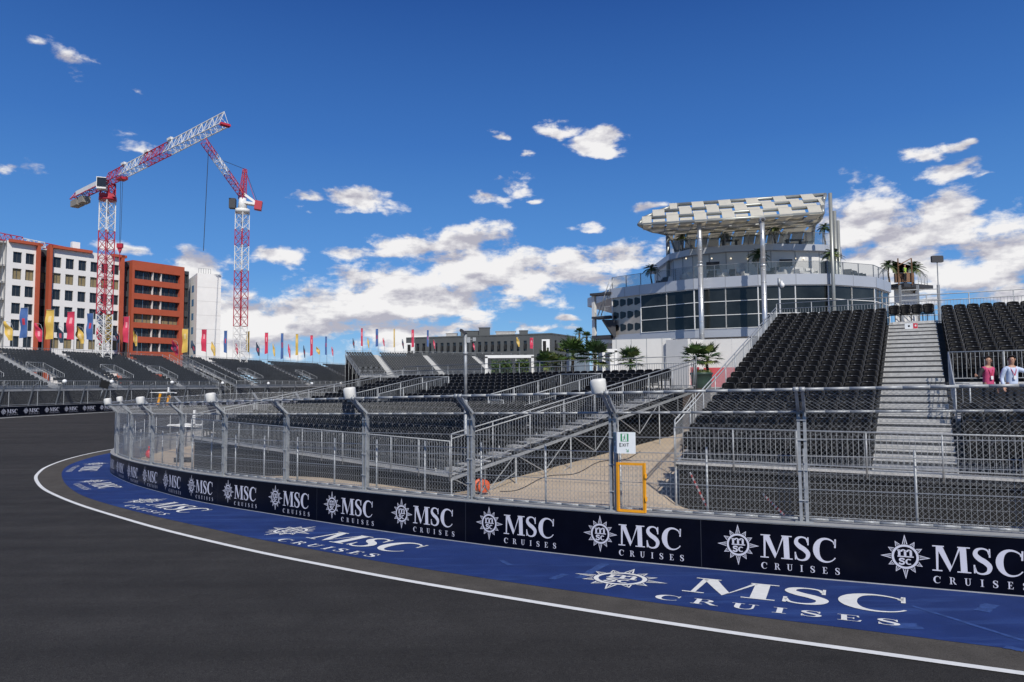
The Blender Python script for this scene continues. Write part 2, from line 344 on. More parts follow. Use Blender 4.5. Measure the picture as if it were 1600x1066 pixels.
# ------------------------------------------------------------------ lettering (flat outlines drawn by hand)
def rect(x0, y0, x1, y1): return [(x0, y0), (x1, y0), (x1, y1), (x0, y1)]
def arc_stroke(cx, cy, rx, ry, a0, a1, wf, n=22):
    q = []; P = []
    for k in range(n+1):
        t = k/n; a = R(a0+(a1-a0)*t); w = wf(t)
        P.append(((cx+(rx-w)*math.cos(a), cy+(ry-w*.55)*math.sin(a)), (cx+rx*math.cos(a), cy+ry*math.sin(a))))
    for (a, b), (c, d) in zip(P[:-1], P[1:]): q.append([a, b, d, c])
    return q
def curve_stroke(pts, ws, n=5):
    P = catmull(pts, n); W_ = catmull([(w, 0) for w in ws], n); q = []; e = []
    for i, p in enumerate(P):
        d = (P[min(i+1, len(P)-1)]-P[max(i-1, 0)]).normalized(); nn = Vector((-d.y, d.x))*W_[i].x/2; e.append((tuple(p+nn), tuple(p-nn)))
    for (a, b), (c, d) in zip(e[:-1], e[1:]): q.append([a, b, d, c])
    return q
def serif(x, y, w, t=.045): return rect(x-w/2, y, x+w/2, y+t)
LET = {}                                                # cap height 1, each: (advance, list of convex polygons)
def mkM():
    P = [[(.12, .04), (.19, .04), (.22, .96), (.13, .96)], [(.13, .96), (.36, .96), (.66, .18), (.58, 0)], [(.58, 0), (.66, .18), (.97, .96), (.90, .96)],
         [(.95, .04), (1.17, .04), (1.15, .96), (.93, .96)], serif(.155, 0, .34), serif(1.06, 0, .46), serif(.21, .955, .40), serif(1.07, .955, .42)]
    return 1.30, P
LET['M'] = mkM()
cs = arc_stroke(.50, .5, .48, .52, 38, 325, lambda t: .05+.20*math.sin(math.pi*min(1, max(0, t*1.05)))**1.2, 26)
LET['C'] = (1.0, cs+[[(.84, .62), (.90, .62), (.92, .98), (.86, .98)], [(.80, .80), (.88, .70), (.90, .98), (.86, .90)]])
LET['S'] = (.74, curve_stroke([(.58, .76), (.52, .93), (.34, .985), (.17, .91), (.13, .74), (.26, .585), (.44, .47), (.58, .30), (.53, .10), (.35, .01), (.16, .06), (.09, .26)], [.05, .06, .065, .12, .17, .20, .20, .18, .12, .065, .06, .05])+[[(.565, .66), (.62, .66), (.62, .99), (.575, .99)], [(.06, .02), (.11, .02), (.11, .34), (.055, .34)]])
LET['R'] = (.85, [rect(.13, .04, .30, .96), serif(.215, 0, .40), rect(.02, .955, .45, 1.0)]+arc_stroke(.40, .735, .29, .265, 90, -90, lambda t: .045+.11*math.sin(math.pi*t), 12)+[rect(.30, .95, .42, 1.0), rect(.30, .47, .42, .52), [(.40, .50), (.56, .48), (.84, .02), (.66, .02)], serif(.78, 0, .24)])
LET['U'] = (.92, [rect(.13, .34, .30, .96), rect(.66, .34, .73, .96), serif(.215, .955, .40), serif(.695, .955, .32)]+arc_stroke(.43, .34, .30, .36, 180, 360, lambda t: .17-.10*t, 14))
LET['I'] = (.46, [rect(.14, .04, .32, .96), serif(.23, 0, .42), serif(.23, .955, .42)])
LET['E'] = (.76, [rect(.13, .04, .30, .96), rect(.02, 0, .68, .05), rect(.02, .95, .64, 1.0), rect(.30, .475, .50, .53), [(.60, .05), (.68, .05), (.72, .28), (.67, .28)], [(.57, .95), (.64, .95), (.66, .74), (.61, .74)], rect(.47, .38, .51, .62)])
def word(txt, x0, x1, y0, h, squeeze=1., gap=0.):
    """polygons of a word stretched to span x0..x1, baseline y0, cap height h"""
    adv = [LET[c][0]*squeeze for c in txt]; tot = sum(adv); g = gap
    if len(txt) > 1 and gap is None: g = ((x1-x0)/h-tot)/(len(txt)-1); kx = h
    else: tot += g*(len(txt)-1); kx = (x1-x0)/tot
    P = []; x = x0
    for c, a in zip(txt, adv):
        for q in LET[c][1]: P.append([(x+px*squeeze*kx, y0+py*h) for px, py in q])
        x += (a+g)*kx
    return P
def ring(r0, r1, n=28): return [[(r0*math.cos(2*math.pi*k/n), r0*math.sin(2*math.pi*k/n)), (r1*math.cos(2*math.pi*k/n), r1*math.sin(2*math.pi*k/n)), (r1*math.cos(2*math.pi*(k+1)/n), r1*math.sin(2*math.pi*(k+1)/n)), (r0*math.cos(2*math.pi*(k+1)/n), r0*math.sin(2*math.pi*(k+1)/n))] for k in range(n)]
def star_logo():
    P = ring(.185, .225)
    for k in range(12):
        a = math.pi/2-k*math.pi/6; Rr = .41 if k % 3 == 0 else .325; hw = .19
        tip = (Rr*math.cos(a), Rr*math.sin(a)); b0 = (.235*math.cos(a-hw), .235*math.sin(a-hw)); b1 = (.235*math.cos(a+hw), .235*math.sin(a+hw)); b = (.235*math.cos(a), .235*math.sin(a))
        def lp(p, q, t): return (p[0]+(q[0]-p[0])*t, p[1]+(q[1]-p[1])*t)
        P.append([b1, lp(b1, b, .38), lp(b, tip, .78), tip])        # outlined left edge
        P.append([b0, tip, lp(b, tip, .78), lp(b0, b, .38)])        # outlined right edge
        P.append([lp(b, b0, .14), lp(b, b1, .14), tip])             # centre rib
    # m over sc
    P += [rect(-.115, .015, -.075, .115), rect(-.125, .10, -.075, .125), rect(-.018, .015, .022, .10), rect(.075, .015, .115, .10), rect(-.125, -.008, .14, .012)]
    P += arc_stroke(-.028, .09, .05, .045, 180, 0, lambda t: .034, 8)+arc_stroke(.068, .09, .05, .045, 180, 0, lambda t: .034, 8)
    P += curve_stroke([(-.012, -.055), (-.04, -.038), (-.085, -.045), (-.085, -.075), (-.045, -.085), (-.02, -.105), (-.035, -.135), (-.075, -.138), (-.105, -.12)], [.028]*9, 3)
    P += arc_stroke(.058, -.09, .058, .055, 45, 315, lambda t: .032, 12)
    return P
STAR = star_logo()
BANNER_LOGO = STAR+word('MSC', .44, 1.87, -.215, .46, .92, .02)+word('CRUISES', .44, 1.89, -.435, .125, 1., None)
GROUND_LOGO = [[(x*2.25, y*2.2) for x, y in p] for p in STAR]+word('MSC', 1.32, 5.0, -.42, 1.13, 1.0, .03)+word('CRUISES', .95, 4.75, -1.15, .33, 1.5, None)
def lay(mb, polys, fn, mi, maxe):
    for p in polys:
        n = len(p)
        if n == 4:                                       # grid the quad so that it follows the curve
            a, b, c, d = [Vector(q) for q in p]
            nu = max(1, int(max((b-a).length, (c-d).length)/maxe+.99)); nv = max(1, int(max((d-a).length, (c-b).length)/maxe+.99))
            vs = [fn(*(a.lerp(b, i/nu)).lerp(d.lerp(c, i/nu), j/nv)) for j in range(nv+1) for i in range(nu+1)]
            mb.add(vs, [(j*(nu+1)+i, j*(nu+1)+i+1, (j+1)*(nu+1)+i+1, (j+1)*(nu+1)+i) for j in range(nv) for i in range(nu)], mi)
        else: mb.add([fn(*q) for q in p], [tuple(range(n))], mi)
for s0 in (34.75, 24.8, 14.65, 4.85, -4.6, -14, -23):
    def fn(x, y):
        k_, o_ = (1., 1.58) if s0 > 30 else ((.95, 1.46) if s0 > 20 else ((.88, 1.28) if s0 > 10 else (.80, 1.2)))
        p, d, n = WALL.ev(s0+x*k_); q = p+n*(o_-y*k_); return (q.x, q.y, G(q.x, q.y)+.017)
    mb = MB(); lay(mb, GROUND_LOGO, fn, 0, .35); mb.build('painted_logo', wpaint, kind='structure')
# ------------------------------------------------------------------ barrier walls
navy = mat('banner_vinyl', (.0022, .0028, .008), .28, 0, .3, 3, .08, 2.5, spec=.13)
print_w = mat('banner_print', (.62, .62, .70), .35, 0, .04, 3)
seam_m = mat('banner_seam', (.022, .025, .036), .6, 0, .2, 5)
capw = mat('wall_cap', (.30, .30, .295), .7, 0, .12, 3)
def barrier(path, s0, s1, thick, h, star_s, label, gz, step=.3, nsc=1., letters=BANNER_LOGO):
    p0 = path.ev((s0+s1)/2)[0]; t = thing('barrier_wall', label, 'barrier wall', (p0.x, p0.y, gz(p0.x, p0.y)))
    n = int((s1-s0)/step); S_ = [s0+(s1-s0)*k/n for k in range(n+1)]
    prof = [(0, -.25), (0, h-.015), (thick, h-.015), (thick+.14, .35), (thick+.20, -.25)]
    mb = MB(); cp = MB(); bn = MB()
    for k, s in enumerate(S_):
        p, d, nn = path.ev(s); g = gz(p.x, p.y)
        for (o, z) in prof: q = p-nn*o; mb.v.append((q.x, q.y, g+z))
        for (o, z) in ((-.012, h-.012), (-.012, h+.012), (thick+.012, h+.012), (thick+.012, h-.012)): q = p-nn*o; cp.v.append((q.x, q.y, g+z))
        for z in (.035, h-.03): q = p+nn*.006; bn.v.append((q.x, q.y, g+z))
        if k:
            for i in range(len(prof)-1): a = (k-1)*5+i; mb.f.append((a, a+5, a+6, a+1)); mb.m.append(0); mb.sm.append(False)
            for i in range(3): a = (k-1)*4+i; cp.f.append((a, a+4, a+5, a+1)); cp.m.append(0); cp.sm.append(False)
            a = (k-1)*2; bn.f.append((a, a+2, a+3, a+1)); bn.m.append(0); bn.sm.append(False)
    mb.build('concrete_wall', M['concrete'], t, True); cp.build('wall_cap', capw, t, True)
    for s in star_s:
        def fn(x, y):
            p, d, nn = path.ev(s+x*nsc); q = p+nn*.011; return (q.x, q.y, gz(q.x, q.y)+.56*h/1.05+y)
        lay(bn, letters, fn, 1, .18)
    k = star_s[0]+2.25
    while k < s1-.1:                                        # seams of the printed banner sheets
        p, d, nn = path.ev(k); q = p+nn*.009; g = gz(q.x, q.y); e = d*.007
        bn.add([(q.x-e.x, q.y-e.y, g+.04), (q.x+e.x, q.y+e.y, g+.04), (q.x+e.x, q.y+e.y, g+h-.035), (q.x-e.x, q.y-e.y, g+h-.035)], [(0, 1, 2, 3)], 2)
        k += 6.*nsc
    bn.build('advertising_banner', [navy, print_w, seam_m, M['steel']], t, True)
    return t
barrier(WALL, SMIN, SMAX, .38, 1.05, [3.73+3*k for k in range(-8, 17)], 'long curved concrete track wall with dark navy banner and white star logos beside the blue painted runoff', G)
FAR = Path(catmull([(-58.6, 76), (-58.0, 80), (-56.6, 88), (-55, 97), (-52.8, 107), (-49.5, 120), (-44.5, 134), (-37, 148), (-26, 160)], 8))
GF = lambda x, y: -3.4 if y < 90 else -3.4-.35*sm((y-90)/50.)
FL_ = FAR.s[-1]
barrier(FAR, 0, FL_, .4, 1.2, [1.5+3*k for k in range(int(FL_/3))], 'far trackside wall with black logo banner below the distant grandstands', GF, 1.)
fw = [FAR.ev(FL_*k/80) for k in range(81)]
strip([p+n*1.5 for p, d, n in fw], [p+n*1.95 for p, d, n in fw], 'white_track_line', wpaint, .02, 1)
# ------------------------------------------------------------------ debris fence on the inner wall
def gz3(p, z): return Vector((p.x, p.y, G(p.x, p.y)+z))
M['link'] = mat('chain_link_wire', (.33, .34, .345), .5, .4, .1, 5)
ZB, ZT, OV = 3.26, 3.72, .52
POSTS = [42-4*k for k in range(0, 21)]
_fc = {}
def fpt(s, z, off=-.2):
    p, d, n = WALL.ev(s)
    return gz3(p+n*off, z)
def arm(s, t, off=-.2):
    p, d, n = WALL.ev(s); q = p+n*(off+OV*t); g = G(*(p+n*off)); return Vector((q.x, q.y, g+ZB+(ZT-ZB)*t))
p0 = WALL.ev(20)[0]
fence = thing('debris_fence', 'tall galvanised chain link debris fence with bent posts on the dark navy wall', 'fence', (p0.x, p0.y, G(p0.x, p0.y)))
steel, wire = M['steel'], M['wire']
for s in POSTS:
    mb = MB()
    p, d, n = WALL.ev(s); d3 = Vector((d.x, d.y, 0)); n3 = Vector((n.x, n.y, 0))
    for e in (-.058, .058):
        b = fpt(s, 1.06)+d3*e; t = fpt(s, ZB)+d3*e
        for w_ in (-.035, .035): mb.bar(b+n3*w_*1.5, t+n3*w_*1.5, .058, .014, up=n3)
        mb.bar(b, t, .014, .10, up=n3)
        a = arm(s, 1)+d3*e
        mb.bar(t-n3*.0, a, .055, .07); mb.tube(a-d3*.05, a+d3*.05, .05, 8)
        mb.add([t+n3*.04-Vector((0, 0, .22)), t+n3*.02, t+(a-t)*.45, t+n3*.06-Vector((0, 0, .12))], [(0, 1, 2, 3), (3, 2, 1, 0)])
    mb.box(fpt(s, 1.075), (.34, .22, .024), math.atan2(d.y, d.x))
    for z in (1.5, 2.1, 2.7, 3.1):
        q = fpt(s, z)+n3*.07; mb.tube(q-d3*.09, q+d3*.09, .016, 5)
    mb.build('post', steel, fence, True)
for sa, sb in zip(POSTS[1:], POSTS[:-1]):
    n_ = 9 if sb > 30 else 7
    for z, r in ((1.13, .028), (ZB, .026)): mb = MB(); mb.path([fpt(sa+(sb-sa)*k/n_, z) for k in range(n_+1)], r, 12); mb.build('rail', steel, fence, True)
    mb = MB(); mb.path([arm(sa+(sb-sa)*k/n_, 1) for k in range(n_+1)], .03, 12); mb.build('rail', steel, fence, True)
    for z in (1.72, 2.2, 2.72): mb = MB(); mb.path([fpt(sa+(sb-sa)*k/n_, z, -.17) for k in range(n_+1)], .009, 4); mb.build('cable', steel, fence, True)
    # chain link: two families of slanted wires, below and above the bend
    mb = MB(); Lc = sb-sa; sp = .105 if sb > 8 else .16; r = (.0024 if sb > 30 else .0022) if sb > 8 else .0030
    for (zz, fn, nn) in (((1.14, ZB), lambda s, z: fpt(s, z, -.165), 3), ((0, .66), lambda s, z: arm(s, min(1, z/.66), -.17), 1)):
        Hh = zz[1]-zz[0]; k = 0.
        while k < Lc+Hh:
            for sgn in (0, 1):
                a0, a1 = max(0, k-Lc), min(Hh, k)
                if a1-a0 > .02:
                    pts = []
                    for i in range(nn+1):
                        h = a0+(a1-a0)*i/nn; x = k-h; pts.append(fn(sa+x if sgn == 0 else sb-x, zz[0]+h))
                    mb.path(pts, r, 3)
            k += sp
    mb.build('chain_link_mesh', M['link'], fence, True)
# ------------------------------------------------------------------ second, lower mesh fence right behind the wall
p0 = WALL.ev(28)[0]
mf = thing('mesh_fence', 'low welded mesh fence on thin posts right behind the banner wall', 'fence', (p0.x, p0.y, G(p0.x, p0.y)))
k = 0; SA, SB = -14., 43.
while SA+2*k < SB:
    s = SA+2*k; s2 = s+2
    mb = MB(); mb.tube(fpt(s, .2, -.62), fpt(s, 2.5, -.62), .027, 6); mb.build('post', M['wire'], mf, True)
    if not (32 < s < 35.5 and False):
        mb = MB(); nv = 20; gap = (k % 3 == 0)*.0
        for i in range(nv+1):
            t = s+2*i/nv; mb.tube(fpt(t, .3, -.6), fpt(t, 2.36, -.6), .0036, 3)
        for z in (.5, .75, 1.0, 1.12, 1.2, 1.4, 1.6, 1.8, 2.0, 2.2, 2.35): mb.path([fpt(s, z, -.6), fpt(s+1, z, -.6), fpt(s2, z, -.6)], .0032 if z not in (1.12, 2.35) else .012, 3)
        mb.build('welded_mesh', M['wire'], mf, True)
    k += 1
# lamp housings on every other post
def housing(s, label):
    a = arm(s, .9); p, d, n = WALL.ev(s); rz = math.atan2(d.y, d.x)
    t = thing('lamp_housing', label, 'lamp housing', a-Vector((0, 0, 0))+Vector((-.10, .12, .03)), 0, 'white lamp housings on the fence posts')
    mb = MB(); nsec = 14; vs = []
    prof = [(.0, .165, 0), (.02, .18, 0), (.27, .185, .0), (.315, .165, .02), (.335, .10, .03)]
    for (z, rr, o) in prof:
        for i in range(nsec):
            an = 2*math.pi*i/nsec; x = rr*math.cos(an); y = rr*math.sin(an)
            x = min(x, .16); vs.append((x+o*.3-z*.12, y, z+.10*x))
    fs = [tuple(range(nsec-1, -1, -1)), tuple(range(4*nsec, 5*nsec))]
    for j in range(4): fs += [(j*nsec+i, j*nsec+(i+1) % nsec, (j+1)*nsec+(i+1) % nsec, (j+1)*nsec+i) for i in range(nsec)]
    mb.add(vs, fs, 0, True); mb.build('shell', capw2, t)
    mb = MB(); mb.box((0, 0, -.05), (.16, .12, .07)); mb.tube((.08, -.12, .18), (.18, -.17, -.12), .008, 5); mb.build('bracket', M['steel_dark'], t)
capw2 = mat('housing_plastic', (.66, .65, .61), .5, 0, .1, 5)
for s, lb in ((34, 'white rounded lamp housing on the fence post beside the exit sign'), (26, 'white rounded lamp housing on the fence post in front of the middle seats'), (18, 'white lamp housing on the fence post below the foot of the long sloping handrail'),
              (10, 'small white lamp housing, third from the left end of the curved fence'), (2, 'small white lamp housing, second from the left end of the curved fence'), (-6, 'small white lamp housing at the far left end of the curved fence')): housing(s, lb)
# exit gate frame and sign
def on_wall(s, z, off): return fpt(s, z, off)
gt = thing('gate_frame', 'bright orange steel exit gate frame standing on the wall in the fence', 'gate', fpt(34.45, 1.07, -.06))
mb = MB()
a, b = fpt(34.15, 1.08, -.06), fpt(34.76, 1.08, -.06)
for q in (a, b): mb.bar(q, q+Vector((0, 0, 1.08)), .055, .055)
mb.bar(a+Vector((0, 0, 1.05)), b+Vector((0, 0, 1.05)), .05, .05); mb.bar(a+Vector((0, 0, .02)), b+Vector((0, 0, .02)), .06, .05)
for z in (.3, .8): mb.box(tuple(b+Vector((.02, -.05, z))), (.05, .05, .09))
mb.build('frame', M['orange'], gt, True)
mb = MB()
for i in range(1, 12): q = a.lerp(b, i/12); mb.tube(q, q+Vector((0, 0, 1.04)), .003, 3)
for i in range(1, 9): z = Vector((0, 0, 1.04*i/9)); mb.tube(a+z, b+z, .003, 3)
mb.build('mesh_infill', wire, gt, True)
green = mat('sign_green', (.02, .24, .10), .5, 0, .03); grey_t = mat('sign_grey', (.16, .17, .18), .5, 0, .03); sign_w = mat('sign_white', (.72, .75, .76), .45, 0, .05, 4)
sg = thing('exit_sign', 'bent white exit sign with green running man on the fence post above the orange gate', 'sign', fpt(34.3, 2.15, .02))
p, d, n = WALL.ev(34.1); d3 = Vector((d.x, d.y, 0)); n3 = Vector((n.x, n.y, 0)); o = fpt(34.08, 2.37, .10)
def signpanel(name, org, ax, w, h):
    nr = Vector((ax.y, -ax.x, 0)); mb = MB()
    gm = MB(); gm.bar(org+Vector((0, 0, h/2)), org+ax*w+Vector((0, 0, h/2)), .012, h, 2)
    def fn(x, z): return org+ax*(x*w)+Vector((0, 0, z*h))+nr*.0085
    def quad(P, mi): gm.add([fn(*q) for q in P], [tuple(range(len(P)))], mi)
    quad(rect(.18, .56, .62, .93), 0); 
    def fw_(x, z): return fn(x, z)+nr*.003
    def wq(P): gm.add([fw_(*q) for q in P], [tuple(range(len(P)))], 2)
    wq(rect(.27, .58, .53, .91))
    def gq(P): gm.add([fn(*q)+nr*.006 for q in P], [tuple(range(len(P)))], 0)
    gm.add([fn(.42+.035*math.cos(k*.785), .855+.03*math.sin(k*.785))+nr*.006 for k in range(8)], [tuple(range(8))], 0)
    gq([(.36, .70), (.42, .69), (.45, .80), (.38, .82)]); gq([(.38, .72), (.42, .70), (.48, .62), (.46, .60)]); gq([(.36, .71), (.40, .70), (.33, .60), (.29, .60)]); gq([(.44, .80), (.45, .78), (.51, .72), (.50, .70)]); gq([(.38, .81), (.38, .78), (.31, .73), (.30, .75)])
    def seg(x0, z0, x1, z1, t=.022, mi=1):
        v = Vector((x1-x0, z1-z0)); nn = Vector((-v.y, v.x)).normalized()*t; quad([(x0-nn.x, z0-nn.y), (x1-nn.x, z1-nn.y), (x1+nn.x, z1+nn.y), (x0+nn.x, z0+nn.y)], mi)
    z0, z1 = .33, .47                                    # E X I T
    seg(.13, z0, .13, z1); seg(.11, z0, .23, z0); seg(.11, z1, .23, z1); seg(.11, .40, .21, .40)
    seg(.28, z0, .40, z1); seg(.40, z0, .28, z1); seg(.455, z0, .455, z1); seg(.57, z0, .57, z1); seg(.51, z1, .63, z1)
    seg(.47, .21, .60, .09, .014, 0); seg(.60, .08, .60, .20, .014, 0); seg(.61, .085, .49, .085, .014, 0)
    gm.build(name, [green, grey_t, sign_w], sg, True)
signpanel('sign_board', o+d3*.13, (d3*.97-n3*.24).normalized(), .40, .47)
_ax = (d3*.55+n3*.83).normalized(); signpanel('sign_board', o+d3*.125-_ax*.34, _ax, .34, .465)
# ------------------------------------------------------------------ grandstands
def make_seat():
    mb = MB(); nu, nv = 6, 5
    def shell(y0, z0, z1, w0, w1, lean, bow, th, mi=0, cut=0.):
        vs = []
        for s in (0, 1):
            for j in range(nv+1):
                t = j/nv; w = w0+(w1-w0)*t**.8
                if t > .75: w -= cut*((t-.75)/.25)**2
                for i in range(nu+1):
                    u = 2*i/nu-1; y = y0+lean*t+bow*(1-u*u)+s*th; zz = z0+(z1-z0)*t-(.03*u**4 if j == nv else 0)
                    vs.append((u*w/2, y, zz))
        m = (nu+1)*(nv+1); fs = []
        for j in range(nv):
            for i in range(nu):
                a = j*(nu+1)+i; fs.append((a, a+1, a+nu+2, a+nu+1)); fs.append((m+a, m+a+nu+1, m+a+nu+2, m+a+1))
        edge = [i for i in range(nu+1)]+[(j+1)*(nu+1)-1 for j in range(1, nv+1)]+[nv*(nu+1)+i for i in range(nu-1, -1, -1)]+[j*(nu+1) for j in range(nv-1, 0, -1)]
        for a, b in zip(edge, edge[1:]+edge[:1]): fs.append((a, m+a, m+b, b))
        mb.add(vs, fs, mi, True)
    shell(.16, .40, .83, .40, .462, .07, .055, .022, 0, .05)         # backrest
    shell(.01, .40, .66, .34, .37, .045, .05, .03, 0, .10)           # tipped-up seat pan
    
    rim = [(-.205, .185, .46), (-.226, .215, .62), (-.230, .235, .74), (-.195, .25, .815), (-.08, .275, .838), (.08, .275, .838), (.195, .25, .815), (.230, .235, .74), (.226, .215, .62), (.205, .185, .46)]
    mb.path([(x, y-.012, z) for x, y, z in rim], .011, 4, 2)  # lip in lighter grey: light catching the seat edge, put into the colour
    for s in (-1, 1):
        mb.bar((s*.225, .20, .0), (s*.225, .17, .42), .03, .06); mb.bar((s*.225, .18, .42), (s*.225, -.05, .47), .020, .035, 2); mb.bar((s*.225, .2, .42), (s*.228, .25, .70), .014, .02, 2)
    mb.box((0, .10, .36), (.44, .05, .05)); mb.box((0, .145, .845), (.05, .012, .018), 0, 1)
    mb.box((0, .20, .02), (.12, .10, .04), 0, 0)
    return mb
SEAT = make_seat(); arm_rim_m = mat('armrest_lit_rim_grey', (.06, .06, .063), .5, 0, .1)
seat_m = [M['black_plastic'], mat('seat_fitting', (.30, .30, .30), .5, .3, .1), arm_rim_m]
def seat_lo():
    mb = MB(); mb.add([(-.21, .2, .42), (.21, .2, .42), (.225, .27, .83), (-.225, .27, .83), (-.2, .05, .44), (.2, .05, .44), (.2, .10, .68), (-.2, .10, .68)], [(0, 1, 2, 3), (4, 5, 6, 7), (7, 6, 5, 4), (3, 2, 1, 0)]); return mb
SEATLO = seat_lo()
fseat_m = [mat('far_seat_hazed', (.085, .092, .098), .6, 0, .25, 3), M['steel']]  # far seats and deck greyed: haze and brightness put into their colour
fdeckm = mat('far_deck_hazed', (.30, .305, .31), .7, .1, .2, 1)
deckm = mat('dark_deck', (.055, .057, .06), .7, .2, .25, 5); treadm = M['alu']
def guard(mb, p, q, h=1.05, bars=.125, post=1.6, double=0., foot=.12, rb=.008, rr=.022):
    """a railing panel from p to q (base points): posts, bottom and top rail, upright bars"""
    p = Vector(p); q = Vector(q); Ln = (q-p).length; up = Vector((0, 0, 1))
    n = max(1, round(Ln/post))
    for i in range(n+1): a = p.lerp(q, i/n); mb.tube(a-up*.15, a+up*(h+double), rr, 6)
    mb.tube(p+up*h, q+up*h, rr, 6); mb.tube(p+up*foot, q+up*foot, rr*.8, 5)
    if double: mb.tube(p+up*(h+double), q+up*(h+double), rr, 6)
    k = max(1, int(Ln/bars))
    for i in range(1, k): a = p.lerp(q, i/k); mb.tube(a+up*foot, a+up*h, rb, 4)
    return mb
def stand(name, label, org, rz, W, rows, run, rise, h0, spc, aisles, voms, hi=True, seatpart=100, frontguard=True, skip=(), dark=False, rearh=1.1, base=0.):
    """local frame: x along the rows, y to the back, z up from the ground"""
    t = thing(name, label, 'grandstand', org, rz)
    def inv(x, r):
        for (a, b, r0, r1, lz) in voms:
            if a-.05 <= x <= b+.05 and r0 <= r < r1: return True
        return False
    dk = MB(); td = MB()
    segs = []
    for r in range(rows):
        z = h0+r*rise; y = r*run
        cuts = sorted({0, W}|{v for a in voms if a[2] <= r < a[3] for v in (a[0], a[1])})
        for a, b in zip(cuts[:-1], cuts[1:]):
            if inv((a+b)/2, r): continue
            dk.box(((a+b)/2, y+run/2, z-.03), (b-a, run+.02, .06)); dk.box(((a+b)/2, y+.02, z-rise/2-.02), (b-a, .02, rise))
    dk.build('deck', deckm if hi else fdeckm, t)
    for (a, b) in aisles:
        td = MB()
        for r in range(rows):
            if inv((a+b)/2, r): continue
            z = h0+r*rise; y = r*run
            for k in ((0, 1, 2) if rise > .25 else (0, 1)):
                n = 3 if rise > .25 else 2
                td.box(((a+b)/2, y+run*(k+.42)/n-.02, z+.012+rise*k/n), (b-a-.06, run/n*.72, .035))
                td.box(((a+b)/2, y+run*(k+.06)/n-.02, z+.012+rise*(k-.5)/n), (b-a-.06, .012, rise/n*.55))
        if hi:
            for s in (a+.05, b-.05):
                for r in range(0, rows): td.tube((s, r*run+.1, h0+r*rise-.05), (s, r*run+.1, h0+r*rise+.12), .02, 5)
        td.build('aisle_steps', treadm, t)
    spots = []
    for r in range(rows):
        edges = [0]+[v for a in aisles for v in a]+[W]
        for a, b in zip(edges[0::2], edges[1::2]):
            n = int((b-a-.06)/spc)
            if n < 1: continue
            o_ = a+((b-a)-n*spc)/2
            for i in range(n):
                x = o_+spc*(i+.5)
                if not inv(x, r) and (r, i) not in skip: spots.append((x, r*run+run*.42, h0+r*rise))
    rt = Matrix.Rotation(rz, 4, 'Z'); O = Vector(org)
    spots.sort(key=lambda p: (O+rt @ Vector(p)).length)
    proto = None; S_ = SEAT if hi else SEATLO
    for p in spots[:seatpart]:
        if proto is None: proto = S_.build('seat', seat_m if hi else fseat_m, t); proto.location = p
        else: inst(proto, t, p)
    if len(spots) > seatpart:
        mb = MB()
        for p in spots[seatpart:]: mb.add([(v[0]+p[0], v[1]+p[1], v[2]+p[2]) for v in S_.v], []); o_ = len(mb.v)-len(S_.v); mb.f += [tuple(i+o_ for i in f) for f in S_.f]; mb.m += S_.m; mb.sm += S_.sm
        mb.build('seat_rows', seat_m if hi else fseat_m, t, kind='stuff')
    # railings
    sl_ = M['steel']; bs = .125 if hi else .3; rk = dict(bars=bs) if hi else dict(bars=.35, rb=.012, rr=.03, post=2.5)
    D = rows*run; ZT_ = h0+rows*rise
    if frontguard: mb = MB(); guard(mb, (0, -.06, h0-.02), (W, -.06, h0-.02), 1.0, **rk); mb.build('front_railing', sl_, t)
    mb = MB(); guard(mb, (0, D+.12, ZT_-rise), (W, D+.12, ZT_-rise), rearh, double=.28 if hi else 0, **rk); mb.build('rear_railing', M['steel_dark'] if dark else sl_, t)
    for x in (0, W):
        mb = MB(); guard(mb, (x, 0, h0), (x, D, ZT_-rise), 1.05, double=.14 if hi else 0, **rk); mb.build('side_railing', sl_, t)
    for (a, b, r0, r1, lz) in voms:
        mb = MB(); y0, y1 = r0*run, r1*run
        guard(mb, (a, y1+.02, h0+r1*rise), (b, y1+.02, h0+r1*rise), 1.0, **rk)
        for x in (a, b):
            if x < W-.1: guard(mb, (x, y0, h0+r0*rise), (x, y1, h0+r1*rise), 1.0, **rk)
        guard(mb, (a, y0+.06, lz), (a+.35 if W < 15 else (a+b)/2-.35, y0+.06, lz), 1.0, **rk)
        mb.build('gangway_railing', sl_, t)
        mb = MB(); mb.box(((a+b)/2, (y0+y1)/2, lz-.03), (b-a, y1-y0, .05)); mb.bar((a, y1-.02, h0+r1*rise-.09), (b, y1-.02, h0+r1*rise-.09), .03, .16); mb.build('gangway_floor', treadm, t)
        if hi:
            mb = MB(); mb.box(((a+b)/2, y1-.01, (lz+h0+r1*rise)/2-.1), (b-a-.02, .01, h0+r1*rise-lz-.25)); mb.build('gangway_cloth', M['black'], t)
    if hi: mb = MB(); mb.box((W/2, -.03, h0-.03), (W, .05, .07)); mb.box((W/2, .06, h0+.01), (W, .12, .02)); mb.build('front_edge', treadm, t)
    # dark cloth below the seats, side sheets also imitating under-deck shadow, and the scaffolding
    mb = MB(); mb.box((W/2, .10, (h0-.12+base)/2), (W-.1, .012, h0-.12-base)); mb.build('front_cloth', M['black'], t)
    mb = MB(); zz = [(0.05, base), (0.05, h0-.1)]; 
    for x in (.12, W-.62 if hi else W-.1):
        mb = MB(); mb.add([(x, .1, base), (x, .1, h0-.12), (x, D, ZT_-rise-.12), (x, D, base)], [(0, 1, 2, 3), (3, 2, 1, 0)]); mb.build('side_cloth_shade', M['black'], t)
    nb = max(2, round(D/2.5)); r_ = .026 if hi else .04
